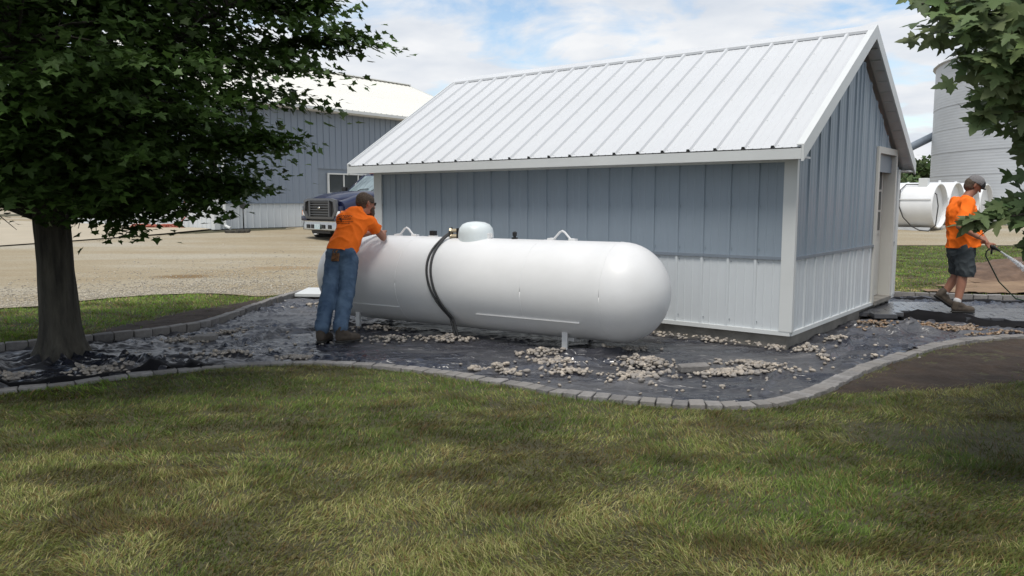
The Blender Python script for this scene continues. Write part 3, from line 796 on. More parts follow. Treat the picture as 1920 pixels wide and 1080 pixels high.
#@@PART2
# ------------------------------------------------------------------ ribbed steel panels
def panel_mesh(w, h0, h1, m, rib=0.017, minor=True, name='panel', rw=0.022):
    pr = [(0, 0), (rw * .4, -rib), (rw * 1.5, -rib), (rw * 1.9, 0)]
    if minor:
        for f in (0.36, 0.66):
            pr += [(w * f, 0), (w * f + .006, -.003), (w * f + .016, -.003), (w * f + .022, 0)]
    pr.append((w, 0))
    V, F = [], []
    for x, y in pr: V.append((x, y, 0))
    for x, y in pr: V.append((x, y, h0 + (h1 - h0) * x / w))
    n = len(pr)
    for i in range(n - 1): F.append((i, i + 1, n + i + 1, n + i))
    me = bpy.data.meshes.new(name); me.from_pydata(V, [], F); me.materials.append(m)
    return me
def mounts(o, loc, rz=0.0, s=1.0):
    o.location = loc; o.rotation_euler = (0, 0, rz); o.scale = (1, 1, s)

def screws(name, parent, pts, m, r=0.006):
    b = MB()
    for (x, y, z, n) in pts:
        n = Vector(n); t = Vector((0, 0, 1)).cross(n)
        if t.length < .1: t = Vector((1, 0, 0))
        t.normalize(); u_ = n.cross(t)
        p = Vector((x, y, z))
        ring = [tuple(p + (t * math.cos(k * 1.0472) + u_ * math.sin(k * 1.0472)) * r) for k in range(6)]
        ring2 = [tuple(Vector(q) + n * .006) for q in ring]
        b.rings([ring, ring2])
    return tag(b.build(name, m, parent), kind='stuff')

# ------------------------------------------------------------------ shed
shed = empty('shed', (CX, CY, 0), A, 'small steel utility shed with white ribbed roof, blue grey walls and white wainscot', 'shed')
PH = math.atan2(3.56 - 2.03, DEP / 2 + .28)
EAVE_Z, RIDGE_Z, OV, OG, OGL = 2.03, 3.56, 0.28, 0.15, 0.30
SPLIT = 0.91
def build_shed():
    MB().bbox(0.03, DEP - .03, .03, WID - .03, -0.25, BZ - .005, .01).build('foundation', M['concrete'], shed)
    c = MB(); c.box(.03, 3.17, .03, WID - .03, BZ, 1.93); c.box(4.08, DEP - .03, .03, WID - .03, BZ, 1.93); c.box(3.17, 4.08, .25, WID - .03, BZ, 1.93); c.build('wall_core', M['trim_blue'], shed)
    w = WID / 20.6
    lowp = panel_mesh(w, SPLIT - BZ, SPLIT - BZ, M['panel_white']); upp = panel_mesh(w, 1.0, 1.0, M['panel_blue'])
    upp_b = panel_mesh(DEP / 13.5, 1, 1, M['panel_blue']); low_b = panel_mesh(DEP / 13.5, SPLIT - BZ, SPLIT - BZ, M['panel_white'])
    sc_w, sc_b = [], []
    t = 0.10
    while t < WID - 0.1:
        ww = min(w, WID - t)
        a, b = (lowp, upp) if ww == w else (panel_mesh(ww, SPLIT - BZ, SPLIT - BZ, M['panel_white']), panel_mesh(ww, 1, 1, M['panel_blue']))
        o = link('panel', a, shed); mounts(o, (0, t + ww, BZ + .012), R(-90))
        o = link('panel', b, shed); mounts(o, (0, t + ww, SPLIT + .02), R(-90), 1.95 - SPLIT - .02)
        for zz in (BZ + .09, SPLIT - .05): sc_w.append((-.004, t + ww - .055, zz, (-1, 0, 0)))
        for zz in (SPLIT + .09, 1.45, 1.89): sc_b.append((-.004, t + ww - .055, zz, (-1, 0, 0)))
        # the back wall, same panels
        o = link('panel', a, shed); mounts(o, (DEP, t, BZ + .012), R(90))
        o = link('panel', b, shed); mounts(o, (DEP, t, SPLIT + .02), R(90), 1.95 - SPLIT - .02)
        t += ww
    # gable walls
    def roof_under(x): return min(1.97 + math.tan(PH) * (x - 0) , 1.97 + math.tan(PH) * (DEP - x)) - .03
    wb = DEP / 13.5
    door0, door1 = 3.19, 4.06
    for side in (0, 1):
        x = 0.07
        while x < DEP - .05:
            ww = min(wb, DEP - x - .02)
            if ww < .05: break
            cuts = [(x, ww)]
            mid = DEP / 2
            if x < mid < x + ww: cuts = [(x, mid - x), (mid, x + ww - mid)]
            for (cx0, cw) in cuts:
                if side == 0 and cx0 + cw > door0 + .02 and cx0 < door1 - .02:
                    segs = []
                    if cx0 < door0 - .03: segs.append((cx0, door0 - cx0))
                    if cx0 + cw > door1 + .03: segs.append((door1, cx0 + cw - door1))
                    a0, b0 = max(cx0, door0), min(cx0 + cw, door1)
                    top0, top1 = roof_under(a0), roof_under(b0)
                    if min(top0, top1) > 2.18: o = link('panel', panel_mesh(b0 - a0, top0 - 2.16, top1 - 2.16, M['panel_blue']), shed); o.location = (a0, 0, 2.16)
                else: segs = [(cx0, cw)]
                for (sx, sw) in segs:
                    h0, h1 = roof_under(sx) - SPLIT - .02, roof_under(sx + sw) - SPLIT - .02
                    a = panel_mesh(sw, SPLIT - BZ - .012, SPLIT - BZ - .012, M['panel_white'], minor=sw > .2)
                    if side == 0:
                        b = panel_mesh(sw, h0, h1, M['panel_blue'], minor=sw > .2)
                        o = link('panel', a, shed); o.location = (sx, 0, BZ + .012)
                        o = link('panel', b, shed); o.location = (sx, 0, SPLIT + .02)
                    else:
                        b = panel_mesh(sw, h1, h0, M['panel_blue'], minor=False)
                        o = link('panel', a, shed); o.location = (sx + sw, WID, BZ + .012); o.rotation_euler = (0, 0, math.pi)
                        o = link('panel', b, shed); o.location = (sx + sw, WID, SPLIT + .02); o.rotation_euler = (0, 0, math.pi)
            x += ww
    for yy in (0.04, WID - .04):
        MB().extrude([(.04, 1.9), (DEP - .04, 1.9), (DEP - .04, 1.93), (DEP / 2, 1.93 + math.tan(PH) * (DEP / 2 - .04)), (.04, 1.93)], yy - .01, yy + .01).build('gable_core', M['trim_blue'], shed)
    screws('wall_screws', shed, sc_w, M['screw']); screws('wall_screws', shed, sc_b, M['screw'])
    # trims
    MB().box(-.022, 0.0, -.0, WID, SPLIT - .012, SPLIT + .02).build('wainscot_trim', M['trim_blue'], shed)
    MB().box(.0, door0 - .06, -.022, -.001, SPLIT - .012, SPLIT + .02).build('wainscot_trim', M['trim_blue'], shed)
    MB().box(door1 + .06, DEP, -.022, -.001, SPLIT - .012, SPLIT + .02).build('wainscot_trim', M['trim_blue'], shed)
    MB().box(-.024, .006, -.01, WID + .01, BZ - .03, BZ + .014).build('base_trim', M['trim_white'], shed)
    MB().box(.006, DEP, -.024, .004, BZ - .03, BZ + .014).build('base_trim', M['trim_white'], shed)
    c = MB(); c.box(-.028, -.003, -.030, .105, BZ + .015, 1.955); c.box(-.003, .03, -.030, -.003, BZ + .015, 1.955); c.build('corner_trim', M['trim_white'], shed)
    c = MB(); c.box(-.028, -.003, WID - .13, WID + .03, BZ + .015, 1.955); c.box(-.003, .1, WID + .003, WID + .03, BZ + .015, 1.955); c.build('corner_trim', M['trim_white'], shed)
    c = MB(); c.box(DEP - .10, DEP + .025, -.030, -.003, BZ + .015, 1.955); c.box(DEP + .003, DEP + .028, -.003, .1, BZ + .015, 1.955); c.build('corner_trim', M['trim_white'], shed)
    # roof panels
    L = (DEP / 2 + OV) / math.cos(PH) - .02
    y0, y1 = -OG, WID + OGL
    n = 22; w = (y1 - y0 - .02) / n
    rp = panel_mesh(w, L, L, M['roof_white'], rib=0.028, rw=.026, name='roof_panel')
    so = Vector((math.cos(PH), 0, math.sin(PH))); no = Vector((-math.sin(PH), 0, math.cos(PH)))
    for i in range(n):
        o = link('roof_panel', rp, shed)
        o.matrix_local = Matrix(((0, -no.x, so.x, -OV), (-1, 0, 0, y0 + .01 + (i + 1) * w), (0, -no.z, so.z, EAVE_Z), (0, 0, 0, 1)))
        o = link('roof_panel', rp, shed)
        o.matrix_local = Matrix(((0, -math.sin(PH), -so.x, DEP + OV), (1, 0, 0, y0 + .01 + i * w), (0, -no.z, so.z, EAVE_Z), (0, 0, 0, 1)))
    sc = []
    for i in range(n):
        for d in (.05, .62, 1.2, 1.75, 2.3, 2.8):
            if d > L: continue
            yy = y0 + .01 + (i + 1) * w - .065
            sc.append((-OV + so.x * d, yy, EAVE_Z + so.z * d, tuple(no)))
    screws('roof_screws', shed, sc, M['trim_white'], .007)
    # ridge cap with closure strip below it
    rc = MB()
    for s in (-1, 1):
        a = Vector((DEP / 2, 0, RIDGE_Z + .04)); d = Vector((s * math.cos(PH), 0, -math.sin(PH)))
        p = a + d * .15
        rc.add([(a.x, y0 - .01, a.z), (p.x, y0 - .01, p.z), (p.x, y1 + .01, p.z), (a.x, y1 + .01, a.z),
                (a.x, y0 - .01, a.z - .01), (p.x, y0 - .01, p.z - .03), (p.x, y1 + .01, p.z - .03), (a.x, y1 + .01, a.z - .01)],
               [(0, 1, 2, 3), (4, 7, 6, 5), (1, 5, 6, 2), (0, 4, 5, 1), (3, 2, 6, 7)])
    rc.build('ridge_cap', M['roof_white'], shed)
    cl = MB()
    for s in (-1, 1):
        p = Vector((DEP / 2 + s * .13 * math.cos(PH), 0, RIDGE_Z + .028 - math.sin(PH) * .13))
        cl.box(p.x - .008, p.x + .008, y0 + .02, y1 - .02, p.z - .045, p.z - .012)
    cl.build('ridge_closure', M['pipe_grey'], shed)
    # rake trims, fascia, soffit
    def slab(xa, za, xb, zb, ya, yb, t, name, m, drop=0.0):
        b = MB()
        v = []
        for y in (ya, yb):
            v += [(xa, y, za + drop), (xb, y, zb + drop), (xb, y, zb - t + drop), (xa, y, za - t + drop)]
        b.add(v, [(0, 1, 2, 3), (7, 6, 5, 4), (0, 4, 5, 1), (1, 5, 6, 2), (2, 6, 7, 3), (3, 7, 4, 0)])
        return b.build(name, m, shed)
    for s in (0, 1):
        xa, xb = (-OV - .01, DEP / 2) if s == 0 else (DEP + OV + .01, DEP / 2)
        za = EAVE_Z - .006
        slab(xa, za + .035, xb, RIDGE_Z + .04, y0 - .022, y0 + .003, .165, 'rake_trim', M['trim_white'])
        slab(xa, za + .035, xb, RIDGE_Z + .04, y0 + .003, y0 + .05, .012, 'rake_cap', M['trim_white'])
        slab(xa, za + .035, xb, RIDGE_Z + .04, y1 - .003, y1 + .022, .165, 'rake_trim', M['trim_white'])
        for (ya, yb) in ((y0 + .004, -.006), (WID + .006, y1 - .004)):
            slab(xa + (.02 if s == 0 else -.02), za - .075, xb, RIDGE_Z - .07, ya, yb, .02, 'soffit', M['soffit'])
        # deck under the sheets
        slab(xa + (.03 if s == 0 else -.03), za - .018, xb, RIDGE_Z - .02, y0 + .01, y1 - .01, .03, 'roof_deck', M['soffit'])
        x0, x1 = (-OV - .012, -OV + .012) if s == 0 else (DEP + OV - .012, DEP + OV + .012)
        MB().box(x0, x1, y0 + .004, y1 - .004, EAVE_Z - .115, EAVE_Z - .012).build('fascia', M['trim_white'], shed)
        xa2, xb2 = (-OV + .013, -.004) if s == 0 else (DEP + .004, DEP + OV - .013)
        MB().box(xa2, xb2, y0 + .004, y1 - .004, EAVE_Z - .105, EAVE_Z - .085).build('soffit', M['soffit'], shed)
        MB().box(-.026 if s == 0 else DEP + .003, -.003 if s == 0 else DEP + .026, .106, WID - .131, 1.90, 1.944).build('frieze_trim', M['trim_white'], shed)
    # soffit ribs on the gable overhang seen from below
    b = MB()
    k = 0
    while k < 14:
        f = k / 14
        for s in (0, 1):
            x = (-OV + f * (DEP / 2 + OV)) if s == 0 else (DEP + OV - f * (DEP / 2 + OV))
            z = EAVE_Z - .105 + f * (RIDGE_Z - EAVE_Z) - .004
            MB().box(x, x + .02, y0 + .006, -.03, z - .004, z + .004).build('soffit_rib', M['soffit'], shed)
        k += 1
    # door: deep white frame, door leaf set back, three panes over panels
    f = MB()
    for (xa, xb) in ((door0 - .085, door0), (door1, door1 + .085)): f.box(xa, xb, -.03, -.002, BZ, 2.225)
    f.box(door0, door1, -.03, -.002, 2.14, 2.225)
    f.box(door0 - .015, door0, -.001, .20, BZ, 2.155); f.box(door1, door1 + .015, -.001, .20, BZ, 2.155); f.box(door0, door1, -.001, .20, 2.14, 2.155)
    f.build('door_frame', M['door_paint'], shed)
    MB().box(door0, door1, -.05, .20, BZ - .03, BZ + .02).build('door_sill', M['concrete'], shed)
    d = MB().bbox(door0 + .004, door1 - .004, .13, .175, BZ + .025, 2.135, .003).build('door', M['door_paint'], shed)
    gx0, gx1 = door0 + .14, door1 - .14
    MB().box(gx0 - .05, gx1 + .05, .119, .129, 1.05, 1.98).build('window_moulding', M['door_paint'], d)
    for i in range(3):
        for j in range(2):
            xa = gx0 + j * (gx1 - gx0 + .02) / 2; xb = xa + (gx1 - gx0 - .02) / 2
            MB().box(xa, xb, .113, .1185, 1.1 + i * .285, 1.1 + i * .285 + .255).build('pane', M['glass_dark'], d)
    for j in range(2):
        xa = gx0 + j * (gx1 - gx0 + .06) / 2; xb = xa + (gx1 - gx0 - .06) / 2
        MB().bbox(xa, xb, .119, .129, .3, .92, .004).build('door_panel', M['door_paint'], d)
    k = MB(); k.tube([(door0 + .08, .13, 1.0), (door0 + .08, .07, 1.0)], [.014, .014]); k.lathe([(.0, -.03), (.025, -.025), (.03, 0), (.02, .02)], 12, Matrix.Translation((door0 + .08, .07, 1.0)) @ Matrix.Rotation(R(90), 4, 'X'))
    k.build('knob', M['brass'], d, smooth=True)
build_shed()

# ------------------------------------------------------------------ the white propane tank
TA = R(58.13)
tank = empty('propane_tank', (1.558, 7.848, 0), 0, 'long white propane tank with rounded ends and domed lid in front of the shed', 'propane tank')
tank.rotation_euler = (0, 0, R(90) + TA)     # local +x runs from the near right end to the far left end
TR, TZ0, TL = 0.52, 0.567, 4.64
def tz(yoff, r=TR): return TZ0 + math.sqrt(max(r * r - yoff * yoff, 0))
def build_tank():
    prof = []
    for k in range(15):
        a = math.pi / 2 * k / 14
        prof.append((TR * math.sin(a), TR * (1 - math.cos(a)) * 0.96))
    prof += [(TR, .5 + .09), (TR, 1.3), (TR, 1.31), (TR, 2.0), (TR, 3.2), (TR, TL - .6)]
    for k in range(14, -1, -1):
        a = math.pi / 2 * k / 14
        prof.append((TR * math.sin(a), TL - TR * (1 - math.cos(a)) * 0.96))
    prof[0] = (.001, 0); prof[-1] = (.001, TL)
    T = Matrix.Translation((0, 0, TZ0)) @ Matrix.Rotation(R(90), 4, 'Y')
    MB().lathe(prof, 72, T).build('tank_shell', M['tank'], tank, smooth=True)
    # circumferential weld seams (barely proud)
    for x in (.515, 1.42, 3.1, 4.12):
        pts = [(x, math.cos(a) * (TR + .0005), TZ0 + math.sin(a) * (TR + .0005)) for a in [2 * math.pi * i / 48 for i in range(49)]]
        MB().tube(pts, .0028, 5).build('weld_seam', M['tank'], tank, smooth=True)
    # skirt rails low on the camera side (local +y or -y: camera is at +y)
    S = CAMSIDE
    for x0, x1 in ((.76, 2.02), (3.10, 4.25)):
        a = R(-33); y = math.cos(a) * (TR + .002); z = TZ0 + math.sin(a) * (TR + .002)
        b = MB(); b.box(x0, x1, min(S * (y - .012), S * (y + .012)), max(S * (y - .012), S * (y + .012)), z - .004, z + .004)
        b.build('skirt_rail', M['tank'], tank)
    # saddle legs
    for x in (1.0, 3.88):
        for s in (-1, 1):
            b = MB()
            y = s * .30
            top = TZ0 - math.sqrt(TR ** 2 - .26 ** 2)
            b.bbox(x - .032, x + .032, y - .02, y + .012, -.05, top + .07, .004)
            b.build('leg', M['tank'], tank)
        b = MB(); b.box(x - .05, x + .05, -.2, .2, TZ0 - TR - .004 + .0, TZ0 - TR + .03); b.build('saddle_plate', M['tank'], tank)
    # lifting lugs: bent flat bar with feet
    for x in (1.20, 3.34):
        b = MB(); zt = TZ0 + TR
        b.tube([(x - .145, 0, zt + .012), (x - .10, 0, zt + .014), (x - .03, 0, zt + .085), (x, 0, zt + .10), (x + .03, 0, zt + .085), (x + .10, 0, zt + .014), (x + .145, 0, zt + .012)], .012, 8)
        b.box(x - .17, x - .09, -.03, .03, zt - .004, zt + .02); b.box(x + .09, x + .17, -.03, .03, zt - .004, zt + .02)
        b.build('lifting_lug', M['tank'], tank, angle=40)
    # dome lid
    zt = TZ0 + TR - .01
    dx = 2.32
    b = MB(); b.lathe([(.200, -.06), (.205, .0), (.203, .05), (.192, .10), (.155, .145), (.10, .168), (.03, .176), (.001, .177)], 48, Matrix.Translation((dx, 0, zt + .02)) @ Matrix.Scale(1.0, 4))
    lid = b.build('dome_lid', M['dome'], tank, angle=50)
    b = MB(); b.lathe([(.185, -.1), (.185, .01)], 40, Matrix.Translation((dx, 0, zt))); b.build('dome_collar', M['black_plastic'], tank, smooth=True)
    b = MB(); b.bbox(dx - .222, dx - .192, S * .02 - .04, S * .02 + .04, zt - .0, zt + .07, .005); b.box(dx - .24, dx - .22, S * .02 - .012, S * .02 + .012, zt + .02, zt + .06); b.build('lid_latch', M['tank'], tank)
    # regulator fittings where the hoses leave
    b = MB()
    for k in range(2):
        p = Vector((dx + .21, S * .06, zt + .03 + k * .06)); q = p + Vector((.07, S * .03, 0))
        b.tube([p, q], .024, 8); b.tube([q, q + Vector((.02, S * .01, -.0))], .032, 6)
    b.build('hose_fitting', M['brass'], tank, angle=30)
    b = MB(); b.bbox(dx + .17, dx + .215, S * .03 - .03, S * .03 + .06, zt + .0, zt + .12, .006); b.build('valve_box', M['black_plastic'], tank)
    # gauge and relief valve stubs
    b = MB(); b.lathe([(.035, 0), (.035, .02), (.016, .022), (.016, .035), (.024, .036), (.026, .075), (.012, .085), (.001, .086)], 14, Matrix.Translation((1.80, 0, TZ0 + TR - .003))); b.build('relief_valve', M['black_plastic'], tank, angle=40)
    b = MB(); b.bbox(2.90, 2.97, -.03, .03, TZ0 + TR + .01, TZ0 + TR + .07, .006); b.build('fill_gauge', M['black_plastic'], tank)
    b = MB(); b.box(2.89, 2.98, -.035, .035, TZ0 + TR - .005, TZ0 + TR + .012); b.build('gauge_base', M['tank'], tank)
CAMSIDE = 1
# work out on which local side the camera lies
_mw = Matrix.Translation(tank.location) @ Matrix.Rotation(R(90) + TA, 4, 'Z')
_loc = _mw.inverted() @ Vector((0, 0, 1.5))
CAMSIDE = 1 if _loc.y > 0 else -1
build_tank()
def tankpt(x, ang, r):   # angle from +z towards the camera side
    return _mw @ Vector((x, CAMSIDE * r * math.sin(ang), TZ0 + r * math.cos(ang)))
def gas_hose(x_bulge, x_end, lift, zoff, label):
    P = [tankpt(2.60, .13, TR + .055 + zoff)]
    N = 22
    for i in range(1, N):
        t = i / N
        ang = .13 + t * 2.25
        x = 2.60 + (x_bulge) * math.sin(math.pi * min(t * 1.12, 1.0)) ** .9 + (x_end - 2.60) * t ** 2.2
        r = TR + .016 + lift * math.exp(-((t - .0) / .12) ** 2) + (.02 * max(0, t - .6) / .4 if t > .6 else 0)
        P.append(tankpt(x, ang, r))
    q = P[-1]
    q2 = Vector((q.x + .06, q.y - .05, 0.0)); P += [Vector(((q.x + q2.x) / 2, (q.y + q2.y) / 2, (q.z + q2.z) / 2)), q2, q2 + Vector((.05, -.02, -.06))]
    o = MB().tube(P, .0130, 10).build('gas_hose', M['black_rubber'], None, smooth=True)
    tag(o, label, 'hose')
gas_hose(.10, 2.36, .05, .065, 'thick black gas hose from the dome lid, the upper and outer of two')
gas_hose(.05, 2.32, .04, .0, 'thick black gas hose from the dome lid, the lower and inner of two')

# ------------------------------------------------------------------ people
def capsule(b, p0, r0, p1, r1, flat=1.0, fdir=None, n=18):
    p0, p1 = Vector(p0), Vector(p1)
    d = (p1 - p0)
    L = d.length
    d = d.normalized() if L > 1e-6 else Vector((0, 0, 1))
    a = Vector(fdir) if fdir is not None else (Vector((1, 0, 0)) if abs(d.x) < .8 else Vector((0, 1, 0)))
    a = (a - d * a.dot(d)).normalized(); c = d.cross(a)
    rings = []
    def ring(p, r):
        rings.append([tuple(p + (a * math.cos(t) * flat + c * math.sin(t)) * max(r, 1e-4)) for t in [2 * math.pi * k / n for k in range(n)]])
    for k in range(5): th = math.pi / 2 * (1 - k / 5); ring(p0 - d * r0 * math.sin(th), r0 * math.cos(th))
    for k in range(5): ring(p0.lerp(p1, k / 4), r0 + (r1 - r0) * k / 4)
    for k in range(1, 6): th = math.pi / 2 * k / 5; ring(p1 + d * r1 * math.sin(th), r1 * math.cos(th))
    b.rings(rings)
def blob(name, prims, m, parent, voxel=.011, smooth=5, cuts=(), wrinkle=0.0, wscale=9.0, wdir=None, world_origin=None):
    b = MB()
    for q in prims: capsule(b, *q)
    me = b.mesh('tmp')
    o = bpy.data.objects.new('tmp', me); col.objects.link(o)
    md = o.modifiers.new('r', 'REMESH'); md.mode = 'VOXEL'; md.voxel_size = voxel
    sm = o.modifiers.new('s', 'SMOOTH'); sm.iterations = smooth; sm.factor = .5
    dg = bpy.context.evaluated_depsgraph_get()
    me2 = bpy.data.meshes.new_from_object(o.evaluated_get(dg))
    bpy.data.objects.remove(o); bpy.data.meshes.remove(me)
    bm = bmesh.new(); bm.from_mesh(me2)
    for (co, no_) in cuts:
        bmesh.ops.bisect_plane(bm, geom=bm.verts[:] + bm.edges[:] + bm.faces[:], plane_co=co, plane_no=no_, clear_outer=True)
    if wrinkle:
        bm.normal_update()
        for v in bm.verts:
            q = v.co * wscale
            if wdir: q = Vector((q.dot(Vector(wdir[0])) * wdir[1][0], q.dot(Vector(wdir[2])) * wdir[1][1], q.z * wdir[1][2]))
            f = 1 - abs(noise.noise(q + Vector((7, 3, 1))) * 2)
            v.co += v.normal * wrinkle * (f ** 2 - .45)
    bm.to_mesh(me2); bm.free()
    me2.name = name
    for p in me2.polygons: p.use_smooth = True
    me2.materials.clear(); me2.materials.append(m)
    o = link(name, me2, parent)
    if parent is not None: o.matrix_parent_inverse = Matrix.Translation(-Vector(parent.location))
    return o
def hand(prims, wrist, pdir, ndir, tdir, s=1.0, curl=0.6):
    """palm + five fingers as capsules; pdir along the hand, ndir out of the palm, tdir towards the thumb"""
    w = Vector(wrist); p = Vector(pdir).normalized(); n = Vector(ndir); n = (n - p * n.dot(p)).normalized(); t = p.cross(n)
    if t.dot(Vector(tdir)) < 0: t = -t
    pc = w + p * .045 * s
    prims.append((w, .026 * s, w + p * .02 * s, .027 * s, .75, n))
    for k, off in enumerate((.030, .010, -.010, -.028)):
        base = w + p * .085 * s + t * off * s
        prims.append((w + p * .02 * s + t * off * .6 * s, .017 * s, base, .013 * s, .9, n))
        L = (.040, .045, .042, .033)[k] * s
        c1 = base + (p * math.cos(curl * .7) + n * math.sin(curl * .7)) * L
        c2 = c1 + (p * math.cos(curl * 1.7) + n * math.sin(curl * 1.7)) * L * .75
        c3 = c2 + (p * math.cos(curl * 2.5) + n * math.sin(curl * 2.5)) * L * .55
        prims.append((base, .0105 * s, c1, .0098 * s)); prims.append((c1, .0098 * s, c2, .009 * s)); prims.append((c2, .009 * s, c3, .0078 * s))
    tb = w + p * .03 * s + t * .03 * s
    t1 = tb + (p * .6 + t * .6 + n * .25).normalized() * .04 * s
    t2 = t1 + (p * .85 + t * .15 + n * .5).normalized() * .032 * s
    prims += [(w + p * .02 * s, .018 * s, tb, .015 * s), (tb, .014 * s, t1, .012 * s), (t1, .012 * s, t2, .0095 * s)]
def head_prims(c, f, s=1.0):
    """skull, jaw, nose, ears round the centre c, facing f"""
    c = Vector(c); f = Vector(f).normalized(); r = f.cross(Vector((0, 0, 1))).normalized(); u_ = r.cross(f)
    P = [(c + f * -.015 * s + u_ * .022 * s, .088 * s, c + f * .02 * s + u_ * .02 * s, .082 * s, .88, r),
         (c + f * .03 * s - u_ * .03 * s, .062 * s, c + f * .045 * s - u_ * .07 * s, .045 * s, .95, r),
         (c + f * .098 * s + u_ * .012 * s, .011 * s, c + f * .116 * s - u_ * .022 * s, .015 * s),
         (c + f * .086 * s - u_ * .052 * s, .012 * s, c + f * .084 * s - u_ * .066 * s, .012 * s, 1.6, r)]
    for k in (-1, 1):
        P.append((c + r * .080 * k * s + u_ * .018 * s - f * .005 * s, .017 * s, c + r * .079 * k * s - u_ * .022 * s, .011 * s, .5, r))
        P.append((c + f * .078 * s + r * .032 * k * s + u_ * .032 * s, .014 * s, c + f * .078 * s + r * .018 * k * s + u_ * .03 * s, .012 * s))
    return P
def boot(prims_b, prims_s, heel, toe, ground_n=Vector((0, 0, 1)), top=.16):
    h, t = Vector(heel), Vector(toe); d = (t - h).normalized(); u_ = ground_n
    side = d.cross(u_).normalized()
    L = (t - h).length
    prims_b += [(h + d * .045 + u_ * .055, .046, h + d * (L - .07) + u_ * .05, .047, 1.0, side), (h + d * (L - .10) + u_ * .045, .05, h + d * (L - .045) + u_ * .042, .043),
                (h + d * .05 + u_ * .06, .05, h + d * .06 + u_ * top, .054), (h + d * .07 + u_ * .11, .05, h + d * .15 + u_ * .07, .042)]
    prims_s += [(h + d * .04 + u_ * .014, .05, h + d * (L * .5) + u_ * .014, .044, .34, u_), (h + d * (L * .5) + u_ * .014, .044, h + d * (L - .05) + u_ * .014, .052, .34, u_)]

